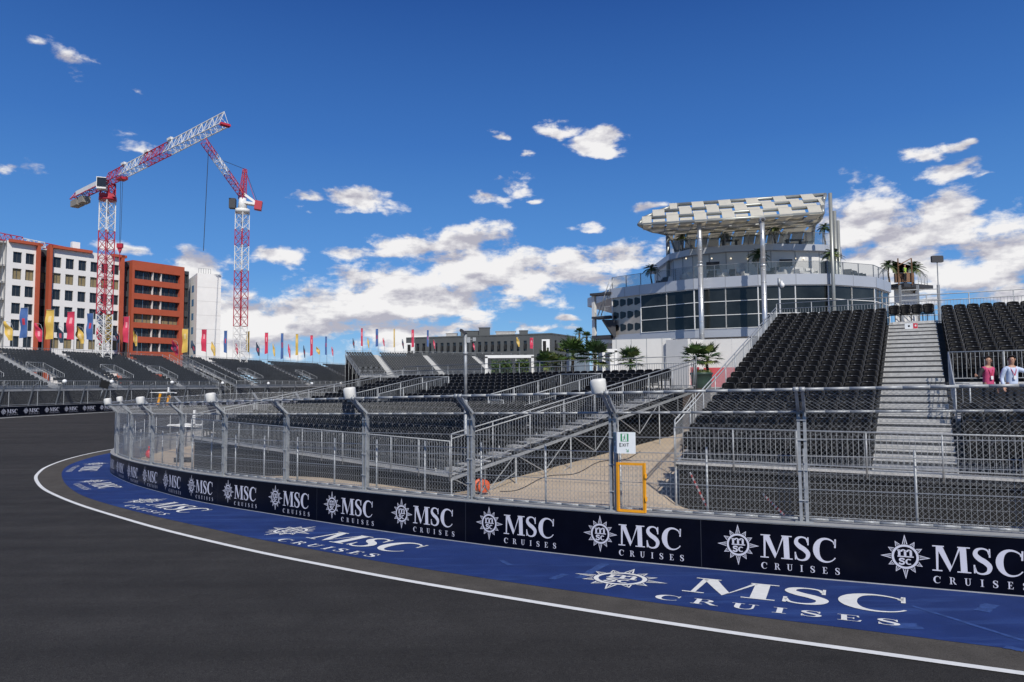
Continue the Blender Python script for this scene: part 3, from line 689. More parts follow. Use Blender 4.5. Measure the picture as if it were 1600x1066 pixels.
    for x in (0, W):
        mb = MB()
        for i in range(nb+1):
            y = D*i/nb; zt = h0-.1+(rows-1)*rise*y/D; mb.tube((x, y, base-.02), (x, y, zt), r_, 6); mb.box((x, y, base+.02), (.16, .16, .04))
            if i < nb:
                y2 = D*(i+1)/nb; zt2 = h0-.1+(rows-1)*rise*y2/D
                mb.bar((x, y, zt-.02), (x, y2, zt2-.02), .05, .09); ym = (y+y2)/2; zm = min(zt, zt2)-.62
                mb.tube((x, y+.1, zt-.03), (x, ym, zm), .017, 5); mb.tube((x, ym, zm), (x, y2-.1, zt2-.05), .017, 5); mb.tube((x, ym, (zt+zt2)/2-.04), (x, ym, zm), .015, 5)
                mb.tube((x, y, base+.5), (x, y2, base+.5), .02, 5); mb.tube((x, y, base+.5), (x, y2, min(zt2, base+1.6)), .017, 5)
        mb.build('scaffold_frame', sl_, t)
    return t
RA = R(30); RO = (4.7, 20.5, G(4.7, 20.5)); RH = -2.27-RO[2]
rstand = stand('grandstand', 'near right grandstand of black seats with a wide silver stair beside the two standing men', RO, -RA, 13.2, 25, .7, .203, RH, .49, [(5.02, 6.95)], [(7.05, 13.2, 5, 11, RH+1.2)])
for i in range(4):                                                   # four seats across the head of the stair
    o_ = SEAT.build('seat', seat_m, rstand) if i == 0 else inst(o_, rstand, (0, 0, 0)); o_.location = (5.27+.46*i, 24.55*.7, RH+24*.203+.12)
mb = MB(); mb.box((6.1, 24.15*.7, RH+24*.203-.02), (1.8, .06, .30)); mb.box((6.1, 24.6*.7, RH+24*.203+.08), (1.8, .55, .05)); mb.build('stair_head', treadm, rstand)
mb = MB(); mb.box((5.95, 22.6*.7, RH+22.6*.203+.10), (.50, .02, .30)); mb.box((6.11, 22.6*.7-.012, RH+22.6*.203+.10), (.17, .006, .29), 0, 1); mb.box((6.12, 22.6*.7-.016, RH+22.6*.203+.14), (.06, .004, .08), 0, 0); mb.ball((5.86, 22.6*.7-.012, RH+22.6*.203+.13), .045, 1, .15, 1, 8, 6, 2)
tag(mb.build('stair_sign', [sign_w, mat('sign_red', (.55, .03, .05), .5, 0, .05), M['black']]), 'small white and red notice board near the head of the silver stair', 'sign')
bpy.data.objects['stair_sign'].location = RO; bpy.data.objects['stair_sign'].rotation_euler = (0, 0, -RA)
MA = R(47); MO = (-16.6, 36.7, G(-10, 29)); MH = -2.65-MO[2]
mstand = stand('grandstand', 'low middle grandstand of black seats with two railed gangways between the fence and the palms', MO, -MA, 21.7, 15, .865, .172, MH, .47, [(20.75, 21.65)], [(5.8, 8.2, 7, 12, MH+1.0), (16.4, 18.8, 7, 12, MH+1.0)], dark=True)
# ------------------------------------------------------------------ far grandstands across the track
def px_on_line(P, d, x, y=535):      # parameter along P + t d where photo column x is met
    u = ray(x, y).x; return (u*P[1]-P[0])/(d[0]-u*d[1])
FA = R(75); dA = Vector((math.cos(FA), math.sin(FA))); nA = Vector((-math.sin(FA), math.cos(FA)))
A0 = Vector((-58, 80))-22*dA+6.5*nA
zA = -3.4
def far_x(px, back=12.): P = A0+back*nA; return px_on_line(P, dA, px)
xa1 = far_x(262, 11)
ais = [(far_x(px, 11.5), far_x(px, 11.5)+1.6) for px in (-150, -20, 85, 192)]
vom = [(far_x(px, 6), far_x(px, 6)+2.6, 3, 8, 3.9) for px in (-60, 42, 158, 232)]
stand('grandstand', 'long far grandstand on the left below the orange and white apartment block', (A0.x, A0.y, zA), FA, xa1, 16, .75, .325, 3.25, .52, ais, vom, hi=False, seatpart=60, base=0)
B0 = A0+(xa1+5.)*dA; o_ = xa1+5.
bx = lambda px, back=11.5: far_x(px, back)-o_
bW = bx(541, 12)
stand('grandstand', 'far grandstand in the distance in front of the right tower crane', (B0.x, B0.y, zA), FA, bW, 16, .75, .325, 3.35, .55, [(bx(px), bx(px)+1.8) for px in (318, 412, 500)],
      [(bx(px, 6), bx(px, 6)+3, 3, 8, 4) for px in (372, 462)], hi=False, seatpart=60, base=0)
CA = R(28); dC_ = Vector((math.cos(CA), math.sin(CA))); nC_ = Vector((-math.sin(CA), math.cos(CA))); C0 = Vector((-34.5, 146))
C0 = C0-10.5*nC_-Vector((0, 0))
cx = lambda px, back=10.5: px_on_line(C0+back*nC_, dC_, px)
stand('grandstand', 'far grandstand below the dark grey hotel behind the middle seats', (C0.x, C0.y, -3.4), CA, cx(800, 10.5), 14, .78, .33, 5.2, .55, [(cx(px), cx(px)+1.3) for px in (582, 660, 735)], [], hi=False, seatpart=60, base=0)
# steps joining the two left stands
st = thing('stair_tower', 'steep open metal stair between the two far left grandstands', 'stairs', (B0.x-4.2*dA.x, B0.y-4.2*dA.y, zA), FA)
for x in (.3, 3.2):
    mb = MB(); guard(mb, (x, .5, 2.6), (x, 11.5, 8.2), 1.1, .3, 2.2, 0, .12, .012, .035); mb.build('handrail', M['steel'], st)
mb = MB()
for i in range(22): mb.box((1.75, .7+.5*i, 2.7+.255*i), (2.8, .42, .05))
mb.build('steps', M['alu'], st)
mb = MB()
for x in (.3, 3.2):
    for y, z in ((.5, 2.6), (4, 4.3), (8, 6.4), (11.5, 8.1)): mb.tube((x, y, 0), (x, y, z), .05, 6)
mb.build('scaffold_frame', M['steel'], st)
# far debris fence with leaning posts
p0 = FAR.ev(30)[0]; ff = thing('debris_fence', 'far debris fence with leaning posts on the distant banner wall', 'fence', (p0.x, p0.y, GF(p0.x, p0.y)))
NP = int(FL_/4)
def fp(s, z):
    p, d, n = FAR.ev(s); q = p-n*.2+n*(.28*max(0, z-1.2)); return Vector((q.x, q.y, GF(q.x, q.y)+z))
for k in range(NP+1):
    mb = MB(); mb.bar(fp(4*k, 1.2), fp(4*k, 3.55), .11, .13); mb.bar(fp(4*k, 3.55), fp(4*k, 3.55)+Vector((.55, -.1, .35)), .10, .10); mb.build('post', M['steel_dark'], ff, True)
    mb = MB(); p, d, n = FAR.ev(4*k+2); q = p-n*.9; g = GF(q.x, q.y); mb.tube((q.x, q.y, g), (q.x, q.y, g+2.9), .045, 5); mb.build('rear_post', M['wire'], ff, True)
    if k < NP:
        for z in (1.35, 3.55): mb = MB(); mb.tube(fp(4*k, z), fp(4*k+4, z), .03, 5); mb.build('rail', M['steel'], ff, True)
        mb = MB(); i = 0.
        while i < 4+2.2:
            a0, a1 = max(0, i-4), min(2.2, i)
            for sg_ in (0, 1):
                f_ = lambda h: fp(4*k+(i-h if sg_ == 0 else 4-i+h), 1.35+h)
                mb.tube(f_(a0), f_(a1), .004, 3)
            i += .14
        mb.build('chain_link_mesh', M['wire'], ff, True)
for i, (k, px) in enumerate(((3, 0), (5, 0), (8, 0), (11, 0), (14, 0), (17, 0), (19, 0))):
    q = fp(4*k, 3.6)+Vector((.5, -.1, .3)); mb = MB(); mb.ball((0, 0, .2), .28, 1, 1, .95, 9, 6); mb.tube((0, 0, -.15), (0, 0, .1), .05, 6)
    o = mb.build('camera_dome', M['white']); o.location = q
    tag(o, 'small white camera dome on the far fence, %s from the left' % ('first', 'second', 'third', 'fourth', 'fifth', 'sixth', 'seventh')[i], 'camera', 'white domes along the far fence')
# black screen, and the white gazebos behind the apex
q = at(163, 602, 90); sc_ = thing('trackside_screen', 'small tilted black screen on the far fence', 'screen', q)
mb = MB(); mb.box((0, 0, .1), (1.0, .25, .95)); mb.build('screen', M['black'], sc_); mb = MB(); mb.tube((0, .1, -.4), (0, .1, -1.8), .06); mb.build('stand', M['steel_dark'], sc_)
sc_.rotation_euler = (0, R(14), R(50))
def gazebo(q, s, lab, lean, zs=1.):
    t = thing('winch_post', lab, 'recovery post', q, 0)
    mb = MB(); mb.add([(-2.2*s, 0, 2.05*s), (0, -.25*s, 2.0*s), (2.2*s, .1, 1.95*s), (2.2*s, .3*s, 2.05*s), (0, .2*s, 2.18*s), (-2.2*s, .2*s, 2.1*s)], [(0, 1, 2, 3, 4, 5), (5, 4, 3, 2, 1, 0)]); mb.box((0, 0, 2.1*s), (3.8*s, .25*s, .08*s)); mb.build('boom', M['white'], t)
    mb = MB(); mb.box((.95*s, 0, 2.5*s), (.22*s, .25*s, .85*s), 0); mb.build('head', M['white'], t)
    mb = MB()
    mb.bar((-.35*s, 0, 1.9*s), (-.75*s, 0, 0), .3*s, .34*s); mb.build('mast', M['orange'] if lean else M['black'], t)
    if lean: mb = MB(); mb.bar((1.0*s, 0, 1.5*s), (.75*s, 0, 0), .2*s, .3*s); mb.bar((1.0*s, 0, 1.5*s), (1.35*s, 0, 1.2*s), .2*s, .25*s); mb.build('outrigger', M['orange'], t)
    else: mb = MB(); mb.box((-.2*s, 0, .12*s), (1.9*s, .6*s, .3*s)); mb.build('counterweight', M['black'], t)
    return t
gazebo(at(254, 632, 86)-Vector((0, 0, .1)), .74, 'white boomed recovery post with orange legs at the far fence', True)
qq = at(290, 692, 44); _w = gazebo(Vector((qq.x, qq.y, GI(qq.x, qq.y))), 1.0, 'white boomed recovery post with black mast inside the curved fence', False)
_w.scale = (.55, .6, 1.1)
qq = at(233, 704, 46); mb = MB(); mb.ball((0, 0, .3), .22, 1, 1, 1.3, 9, 7); mb.tube((0, 0, .5), (0, 0, .8), .05, 6); o = mb.build('fire_extinguisher', mat('extinguisher_red', (.62, .02, .03), .4, 0, .05)); o.location = (qq.x, qq.y, GI(qq.x, qq.y)); tag(o, 'red extinguisher on the ground against the inner wall', 'extinguisher')
qq = at(268, 722, 33.5); t = thing('pallet_stack', 'low grey pallet stack on the gravel behind the curved fence', 'pallets', (qq.x, qq.y, GI(qq.x, qq.y)), .2)
for i in range(3): mb = MB(); [mb.box((x, 0, .08+.17*i), (.10, .9, .1)) for x in (-.55, 0, .55)]; [mb.box((0, y, .15+.17*i), (1.25, .12, .025)) for y in (-.36, -.18, 0, .18, .36)]; mb.build('pallet', M['concrete'], t)
# ------------------------------------------------------------------ flags
fcol = {'yellow': mat('flag_yellow', (.60, .40, .08), .75, 0, .12, 1.5), 'red': mat('flag_red', (.56, .035, .085), .75, 0, .14, 1.5), 'blue': mat('flag_blue', (.05, .115, .30), .75, 0, .14, 1.5), 'navy': mat('flag_navy', (.02, .045, .085), .75, 0, .14, 1.5)}
fmark = {'yellow': mat('flag_print_gold', (.66, .50, .24), .75, 0, .05), 'red': mat('flag_print_rose', (.72, .30, .34), .75, 0, .05), 'blue': mat('flag_print_red', (.45, .03, .06), .75, 0, .05), 'navy': mat('flag_print_maroon', (.36, .05, .08), .75, 0, .05)}
FLAGS_A = [('yellow', 0, 6, 21, 502, 532), ('blue', 1, 32, 44, 481, 527), ('red', 0, 54, 67, 505, 534), ('yellow', 1, 72, 85, 484, 530), ('navy', 0, 88, 100, 509, 536), ('red', 1, 105, 117, 487, 531), ('yellow', 0, 119, 132, 510, 537), ('blue', 1, 136, 146, 490, 532), ('red', 0, 150, 161, 512, 539), ('yellow', 1, 164, 175, 492, 534), ('navy', 0, 180, 187, 517, 536), ('red', 1, 193, 202, 495, 536), ('yellow', 0, 208, 215, 516, 541),
 ('red', 0, 268, 279, 532, 555), ('yellow', 1, 285, 294, 514, 550), ('navy', 0, 299, 306, 532, 554), ('red', 1, 315, 323, 515, 550), ('yellow', 0, 330, 337, 534, 556), ('blue', 1, 350, 355, 517, 552), ('red', 0, 368, 372, 536, 554), ('yellow', 1, 385, 390, 518, 551), ('navy', 0, 400, 406, 535, 556), ('red', 1, 414, 419, 520, 552), ('yellow', 0, 426, 430, 537, 557), ('blue', 1, 439, 443, 521, 560), ('red', 0, 450, 454, 538, 559), ('yellow', 1, 462, 466, 522, 555), ('navy', 0, 474, 477, 540, 559), ('red', 1, 485, 489, 524, 555), ('yellow', 0, 494, 500, 542, 554), ('blue', 1, 508, 511, 526, 555), ('red', 0, 518, 521, 542, 556)]
FLAGS_C = [('navy', 0, 551, 554, 529, 544), ('red', 1, 564, 567, 513, 541), ('yellow', 0, 574, 577, 528, 544), ('blue', 1, 587, 591, 514, 541), ('red', 0, 598, 601, 528, 541), ('yellow', 1, 615, 617, 514, 542), ('navy', 0, 628, 631, 530, 545), ('red', 1, 643, 647, 515, 542), ('blue', 1, 667, 670, 516, 542), ('red', 0, 677, 680, 531, 545), ('red', 0, 739, 742, 536, 547), ('yellow', 0, 807, 812, 527, 542), ('red', 1, 828, 833, 528, 545)]
ORD = ['first', 'second', 'third', 'fourth', 'fifth', 'sixth', 'seventh', 'eighth', 'ninth', 'tenth', 'eleventh', 'twelfth']
cnt = {}
def flag(col, tall, x0, x1, y0, y1, P, d, where, zb):
    tt = px_on_line(P, d, x1); p = P+d*tt; Y = p.y
    top = at(x1, y0, Y); bot = at(x1, y1, Y); w = (x1-x0)/FPX*Y*1.0; h = top.z-bot.z
    kd = 'rectangular' if tall else 'feather'; key = (col, tall, where); cnt[key] = cnt.get(key, 0)+1
    cn = {'navy': 'dark navy'}.get(col, col)
    t = thing('flag', '%s %s flag, %s from the left %s' % (cn, kd, ORD[cnt[key]-1], where), 'flag', (top.x, top.y, zb), 0, 'flags along the top of the far grandstands')
    hz = top.z-zb
    mb = MB()
    if tall: mb.tube((0, 0, 0), (0, 0, hz+.15), .045, 6, r2=.03); mb.tube((-w, 0, hz), (.02, 0, hz), .025, 5)
    else:
        pts = [(0, 0, 0), (0, 0, hz-h*.75), (-.02*w, 0, hz-h*.35), (-.25*w, 0, hz-h*.08), (-.75*w, 0, hz)]; mb.path(pts, .03, 5)
    mb.build('pole', M['steel'], t)
    mb = MB(); nu, nv = 6, 14; ph = random.random()*6
    vs = []
    for j in range(nv+1):
        v = j/nv
        for i in range(nu+1):
            u = i/nu
            if tall: x = -w*u; z = hz-h*v-.05*h*u*math.sin(ph)*v; 
            else:
                right = -.75*w*(1-sm(v*1.9)); left = -w*(1.0-.0*v)+.55*w*sm((v-.45)*1.9)
                x = right+(left-right)*u; z = hz-h*v+.06*h*u*0
            y = .10*w*math.sin(6*v+ph+2.5*u)*u+.07*w*math.sin(11*v+ph)
            vs.append((x, y, z))
    for i in range(nv):
        for k in range(nu):
            a = i*(nu+1)+k; mk = 1 if (k in (2, 3) and ((tall and (3 <= i <= 5 if col != 'blue' else 5 <= i <= 7)) or (not tall and 6 <= i <= 9))) else 0
            mb.add([], []); mb.f.append((a, a+1, a+nu+2, a+nu+1)); mb.m.append(mk); mb.sm.append(True)
    mb.v = vs
    mb.build('cloth', [fcol[col], fmark[col]], t)
for f in FLAGS_A: flag(*f, A0+12.3*nA, dA, 'behind the far left stands' , 5.0 if f[2] < 262 else 5.0)
for f in FLAGS_C: flag(*f, C0+11.2*nC_, dC_, 'before the dark hotel', 5.5)
# ------------------------------------------------------------------ apartment blocks on the left
def holes_wall(mb, W, H, holes, T, depth=.35, mi=0, mr=0):
    """wall W x H with rectangular openings; T(t, z, off) -> world, off > 0 goes inwards; reveals are part of the wall"""
    X = sorted({0, W}|{v for h in holes for v in (h[0], h[2])}); Z = sorted({0, H}|{v for h in holes for v in (h[1], h[3])})
    for a, b in zip(X[:-1], X[1:]):
        for c, d in zip(Z[:-1], Z[1:]):
            mx_, mz_ = (a+b)/2, (c+d)/2
            if any(h[0] < mx_ < h[2] and h[1] < mz_ < h[3] for h in holes): continue
            mb.add([T(a, c, 0), T(b, c, 0), T(b, d, 0), T(a, d, 0)], [(0, 1, 2, 3)], mi)
    for (a, c, b, d) in holes:
        P = [T(a, c, 0), T(b, c, 0), T(b, d, 0), T(a, d, 0)]; Q = [T(a, c, depth), T(b, c, depth), T(b, d, depth), T(a, d, depth)]
        mb.add(P+Q, [(0, 4, 5, 1), (1, 5, 6, 2), (2, 6, 7, 3), (3, 7, 4, 0)], mr)
render_w = mat('white_render', (.76, .74, .71), .85, 0, .06, .5); terra = mat('terracotta_render', (.40, .078, .034), .8, 0, .10, .6); anth = mat('anthracite_panel', (.045, .048, .052), .6, 0, .1, 1)
wglass = mat('window_glass', (.022, .026, .031), .10, 0, .4, .8, spec=.45); board = mat('window_boarding', (.24, .19, .10), .8, 0, .2, .8); wframe = mat('window_frame', (.10, .11, .12), .5, .2, .1)
roofm = mat('roof_grey', (.30, .29, .28), .9, 0, .15, .5)
FB = R(56); dB = Vector((math.cos(FB), math.sin(FB))); nB = Vector((-math.sin(FB), math.cos(FB)))   # nB points into the building
PB = Vector(at(60, 470, 134)[:2])
ZG = -3.5
def tB(px): return px_on_line(PB, dB, px, 470)
def TB(t, z, off): q = PB+dB*t+nB*off; return (q.x, q.y, z)
def zB(px, py): t = tB(px); Y = (PB+dB*t).y; return ray(px, py).z*Y
ztop = zB(60, 383); zr = [zB(45, y) for y in (396.5, 422, 448, 475, 500.5, 526)]     # tops of the window rows
wh = 2.05
def window(parent, t0, t1, z0, z1, boarded, T=TB, dep=.35):
    f = MB(); 
    for (a, c, b, d) in ((t0, z0, t1, z0+.07), (t0, z1-.07, t1, z1), (t0, z0, t0+.06, z1), (t1-.06, z0, t1, z1), ((t0+t1)/2-.035, z0, (t0+t1)/2+.035, z1)):
        f.add([T(a, c, dep-.09), T(b, c, dep-.09), T(b, d, dep-.09), T(a, d, dep-.09), T(a, c, dep-.03), T(b, c, dep-.03), T(b, d, dep-.03), T(a, d, dep-.03)], [(0, 1, 2, 3), (0, 4, 5, 1), (1, 5, 6, 2), (2, 6, 7, 3), (3, 7, 4, 0)])
    w = f.build('window', wframe, parent, True)
    g = MB(); g.add([T(t0, z0, dep), T(t1, z0, dep), T(t1, z1, dep), T(t0, z1, dep)], [(0, 1, 2, 3)])
    o = g.build('pane', board if boarded else wglass); o.parent = w
    inv = Matrix.Translation(parent.location).inverted(); o.data.transform(inv)
    return w
def block(name, lab, t0, t1, z1, wallm, cols, rows_, base, proud=0., boards=()):
    t = thing(name, lab, 'building', TB((t0+t1)/2, ZG, 0))
    T = lambda a, z, o: TB(t0+a, ZG+z, o-proud)
    hs_ = [(c0-t0, z-h_-ZG, c1-t0, z-ZG) for (c0, c1) in cols for (z, h_) in rows_]
    mb = MB(); holes_wall(mb, t1-t0, z1-ZG, hs_, T)
    for a, o0 in ((0, 0), (t1-t0, 0)): mb.add([T(a, 0, 0), T(a, z1-ZG, 0), T(a, z1-ZG, 14), T(a, 0, 14)], [(0, 1, 2, 3)])
    mb.build('wall', wallm, t, True)
    mb = MB(); mb.add([T(0, z1-ZG-.5, 0.02), T(t1-t0, z1-ZG-.5, 0.02), T(t1-t0, z1-ZG-.5, 14), T(0, z1-ZG-.5, 14)], [(0, 1, 2, 3)]); mb.add([T(0, 0, 14), T(t1-t0, 0, 14), T(t1-t0, z1-ZG, 14), T(0, z1-ZG, 14)], [(0, 1, 2, 3)]); mb.build('roof', roofm, t, True)
    for i, (c0, c1) in enumerate(cols):
        for j, (z, h_) in enumerate(rows_): window(t, c0, c1, z-h_, z, (j in boards), lambda a, zz, o: TB(a, zz, o-proud))
    return t
rows6 = [(z, wh) for z in zr]
cols1 = [(tB(x0), tB(x1)) for x0, x1 in ((18, 32), (38, 51.5))]
cols2 = [(tB(x0), tB(x1)) for x0, x1 in ((81.5, 94), (101, 114), (121, 133.5), (140, 151), (157, 168), (173, 185))]
apt = block('apartment_block', 'white unfinished apartment block wing at the far left with two window columns', tB(8), tB(57), ztop, render_w, cols1, rows6, 0, boards=(1,))
apt2 = block('apartment_block', 'wide white apartment block wing with square windows behind the left tower crane', tB(81), tB(189), ztop, render_w, cols2, rows6, 0, boards=(1, 5))
mb = MB()
for (a, b, c) in ((tB(10), tB(62), ztop-.3), (tB(76), tB(140), ztop-.3), (tB(172), tB(194), ztop-.3)):
    pr = apt if a < tB(62) else apt2; mb = MB(); mb.add([TB(a, c, -.75), TB(b, c, -.75), TB(b, c+.55, -.75), TB(a, c+.55, -.75), TB(a, c, .2), TB(b, c, .2), TB(b, c+.55, .2), TB(a, c+.55, .2)], [(0, 1, 2, 3), (7, 6, 5, 4), (0, 4, 5, 1), (3, 2, 6, 7), (0, 3, 7, 4), (1, 5, 6, 2)]); mb.build('red_cornice', terra, pr, True)
for (x0, x1, pr) in ((57, 62.3, apt), (76, 81, apt2), (189, 194, apt2)):
    a, b = tB(x0-3.2), tB(x1-3.6); mb = MB(); z0, z1 = ZG, ztop+.25; mb.add([TB(a, z0, -.75), TB(b, z0, -.75), TB(b, z1, -.75), TB(a, z1, -.75), TB(a, z0, .6), TB(b, z0, .6), TB(b, z1, .6), TB(a, z1, .6)], [(0, 1, 2, 3), (7, 6, 5, 4), (0, 4, 5, 1), (3, 2, 6, 7), (0, 3, 7, 4), (1, 5, 6, 2)]); mb.build('red_pillar', terra, pr, True)
block('stair_core', 'dark recessed stair core between the two red pillars of the white block', tB(62.5), tB(75.8), ztop-.6, anth, [(tB(63.5), tB(74.5))], [(z, wh) for z in zr], 0, -1.2, boards=(1,))
block('stair_core', 'dark recessed stair core between the white block and the orange block', tB(194.3), tB(204), ztop-.8, anth, [(tB(195.5), tB(203))], [(z, wh) for z in zr], 0, -.8)
# scaffolded open end at the far left edge
t = thing('building_frame', 'open unfinished concrete frame of dark floors at the left edge of the photo', 'building', TB(tB(-40), ZG, 1))
mb = MB()
for z in [ztop-.2]+[z-wh-.55 for z in zr]:
    P = [TB(tB(-60), z, .2), TB(tB(7.8), z, .2), TB(tB(7.8), z, 14), TB(tB(-60), z, 14)]; mb.add([(*p[:2], p[2]-.3) for p in P]+P, [(0, 1, 5, 4), (1, 2, 6, 5), (4, 5, 6, 7), (3, 2, 1, 0), (2, 3, 7, 6), (3, 0, 4, 7)])
mb.build('floor_slabs', M['concrete'], t, True)
mb = MB(); [mb.tube(TB(tB(px), ZG, .1), TB(tB(px), ztop, .1), .06, 5) for px in (-50, -30, -12, 2, 7)]; mb.build('scaffold_tubes', M['steel_dark'], t, True)
mb = MB(); mb.add([TB(tB(-60), ZG, 4), TB(tB(7.8), ZG, 4), TB(tB(7.8), ztop-.5, 4), TB(tB(-60), ztop-.5, 4)], [(0, 1, 2, 3)]); mb.build('inner_wall', anth, t, True)
# orange block
zo = zB(207, 407); zrow = [zB(209, y)for y in (422, 444.5, 467, 490, 512, 535)]
ot = thing('apartment_block', 'orange red apartment block with long loggia bands between the white block and white tower', 'building', TB((tB(205)+tB(286))/2, ZG, 0))
t0, t1 = tB(204.2), tB(286); T = lambda a, z, o: TB(t0+a, ZG+z, o-.35)
hs_ = [(tB(208)-t0, z-1.85-ZG, tB(279.5)-t0, z-ZG) for z in zrow]
mb = MB(); holes_wall(mb, t1-t0, zo-ZG, hs_, T, .9)
for a in (0, t1-t0): mb.add([T(a, 0, 0), T(a, zo-ZG, 0), T(a, zo-ZG, 12), T(a, 0, 12)], [(0, 1, 2, 3)])
mb.build('wall', terra, ot, True)
mb = MB(); mb.add([T(0, zo-ZG-.6, 0.02), T(t1-t0, zo-ZG-.6, 0.02), T(t1-t0, zo-ZG-.6, 12), T(0, zo-ZG-.6, 12)], [(0, 1, 2, 3)]); mb.build('roof', roofm, ot, True)
for k, z in enumerate(zrow):
    for a, b in ((208, 224.5), (225, 237.5), (238.5, 250), (252, 265), (266, 279)):
        window(ot, tB(a), tB(b), z-1.85, z, k == 3, lambda a_, zz, o: TB(a_, zz, o-.35), .9)
    for px in (237.8, 250.8):
        mb = MB(); mb.add([TB(tB(px), z-1.85, .5), TB(tB(px)+.25, z-1.85, .5), TB(tB(px)+.25, z, .5), TB(tB(px), z, .5), TB(tB(px), z-1.85, -.3), TB(tB(px), z, -.3)], [(0, 1, 2, 3), (4, 0, 3, 5)])
        mb.build('partition', render_w, ot, True)
block('stair_core', 'dark narrow core between the orange block and the white tower', tB(286.2), tB(296), zo-.7, anth, [(tB(288), tB(295))], [(z, wh) for z in zr], 0, -.4)
# white tower: taller slab turned a little towards the camera, slatted left flank
PT = at(300, 560, 160); tw = thing('apartment_block', 'plain white windowless tower at the right end of the apartment blocks', 'building', (PT.x, PT.y, ZG))
e0, e1, e2 = Vector(at(297, 500, 162)[:2]), Vector(at(307, 500, 158.5)[:2]), Vector(at(344.5, 500, 161.5)[:2])
zt = ray(326, 428).z*160; bk = Vector((-6, 9))
mb = MB(); P = [e1, e2, e2+bk, e1+bk]; mb.prism([tuple(p) for p in P], ZG, zt); mb.build('wall', render_w, tw, True)
mb = MB(); 
for z in [zt-3.2*k for k in range(1, 10)]:
    for a, b in ((e1, e2),): 
        dd = (b-a).normalized(); nn = Vector((dd.y, -dd.x)); q0 = a+nn*.012; q1 = b+nn*.012; mb.add([(q0.x, q0.y, z), (q1.x, q1.y, z), (q1.x, q1.y, z+.05), (q0.x, q0.y, z+.05)], [(0, 1, 2, 3)])
mb.build('panel_joint', mat('joint_grey', (.45, .43, .41), .9, 0, .05), tw, True)
mb = MB(); mb.prism([tuple(e0), tuple(e1-Vector((.05, 0))), tuple(e1+bk), tuple(e0+bk)], ZG, zt-.6); mb.build('side_wing', render_w, tw, True)
for k in range(7):
    z = zt-2.6-3.2*k; mb = MB(); dd = (e1-e0).normalized(); nn = Vector((dd.y, -dd.x)); q0 = e0.lerp(e1, .2)+nn*.02; q1 = e0.lerp(e1, .9)+nn*.02
    mb.add([(q0.x, q0.y, z-1.6), (q1.x, q1.y, z-1.6), (q1.x, q1.y, z), (q0.x, q0.y, z)], [(0, 1, 2, 3)]); mb.build('window', wglass, tw, True)
mb = MB(); q = e0.lerp(e2, .3)
for i in range(6): a = e1.lerp(e2, .05+.1*i); mb.tube((a.x, a.y, zt), (a.x, a.y, zt+1.1), .04, 5)
mb.tube((e1.lerp(e2, .05).x, e1.lerp(e2, .05).y, zt+1.1), (e1.lerp(e2, .55).x, e1.lerp(e2, .55).y, zt+1.1), .04, 5); mb.build('roof_railing', M['steel_dark'], tw, True)
# ------------------------------------------------------------------ tower cranes
cr_red = mat('crane_red', (.42, .022, .042), .5, 0, .12, 1); cr_white = mat('crane_white', (.72, .71, .68), .5, 0, .08, 1); ballast = mat('crane_ballast', (.25, .23, .20), .85, 0, .15, 1)
dark_s = mat('crane_dark', (.05, .05, .055), .6, .3, .1)
def lattice(mb, p, q, w, h, n, r, r2, tri=False, up=(0, 0, 1), wend=None):
    p = Vector(p); q = Vector(q); d = (q-p).normalized(); a = d.cross(Vector(up)); a.normalize(); b = a.cross(d)
    def cr(t):
        k = 1 if wend is None else 1+(wend-1)*t; c = p.lerp(q, t)
        if tri: return [c+a*(w/2*k), c-a*(w/2*k), c+b*h*k]
        return [c+a*(w/2*k)+b*(h/2*k), c-a*(w/2*k)+b*(h/2*k), c-a*(w/2*k)-b*(h/2*k), c+a*(w/2*k)-b*(h/2*k)]
    m = 3 if tri else 4
    A_, B_ = cr(0), cr(1)
    for i in range(m): mb.tube(A_[i], B_[i], r, 5)
    for k in range(n):
        P, Q = cr(k/n), cr((k+1)/n)
        for i in range(m):
            j = (i+1) % m; mb.tube(P[i], P[j], r2, 4)
            if k % 2: mb.tube(P[i], Q[j], r2, 4)
            else: mb.tube(P[j], Q[i], r2, 4)
            if not tri: mb.tube(P[j] if k % 2 else P[i], Q[i] if k % 2 else Q[j], r2, 4)
    for i in range(m): mb.tube(B_[i], B_[(i+1) % m], r2, 4)
def tower(t, x, Y, bands, w, px_of, sec=1.25):
    for (ya, yb, m) in bands:
        a = at(x, ya, Y); b = at(x, yb, Y); a.x = b.x = t.location.x; a.y = b.y = t.location.y
        mb = MB(); n = max(2, round(abs(a.z-b.z)/sec/1.2)); lattice(mb, b, a, w, w, n, .09, .045, up=(.35, .94, 0)); mb.build('mast_section', m, t, True)
Y1 = 115; c1 = thing('tower_crane', 'tall red and white tower crane with long jib in front of the white block', 'crane', (*at(163, 500, Y1)[:2], ZG))
tower(c1, 163, Y1, [(572, 527, cr_white), (527, 491, cr_white), (491, 361, cr_red), (361, 314, cr_white)], 1.65, None)
ax, ay = c1.location.x, c1.location.y; zs = ray(163, 314).z*Y1
mb = MB(); mb.tube((ax, ay, zs), (ax, ay, zs+.5), 1.35, 14); lattice(mb, (ax, ay, zs+.5), (ax, ay, zs+2.9), 1.5, 1.5, 2, .14, .07, up=(.35, .94, 0)); mb.box((ax, ay, zs+.75), (2.3, 2.3, .5), .4); mb.build('slewing_head', cr_red, c1, True)
zj = zs+2.9
tip = at(350, 203, 90); tip.z = zj+.35; root = Vector((ax, ay, zj)); jd = (tip-root).normalized(); JL = (tip-root).length
jb = [(0, .16, cr_red), (.16, .36, cr_white), (.36, .57, cr_red), (.57, 1, cr_white)]
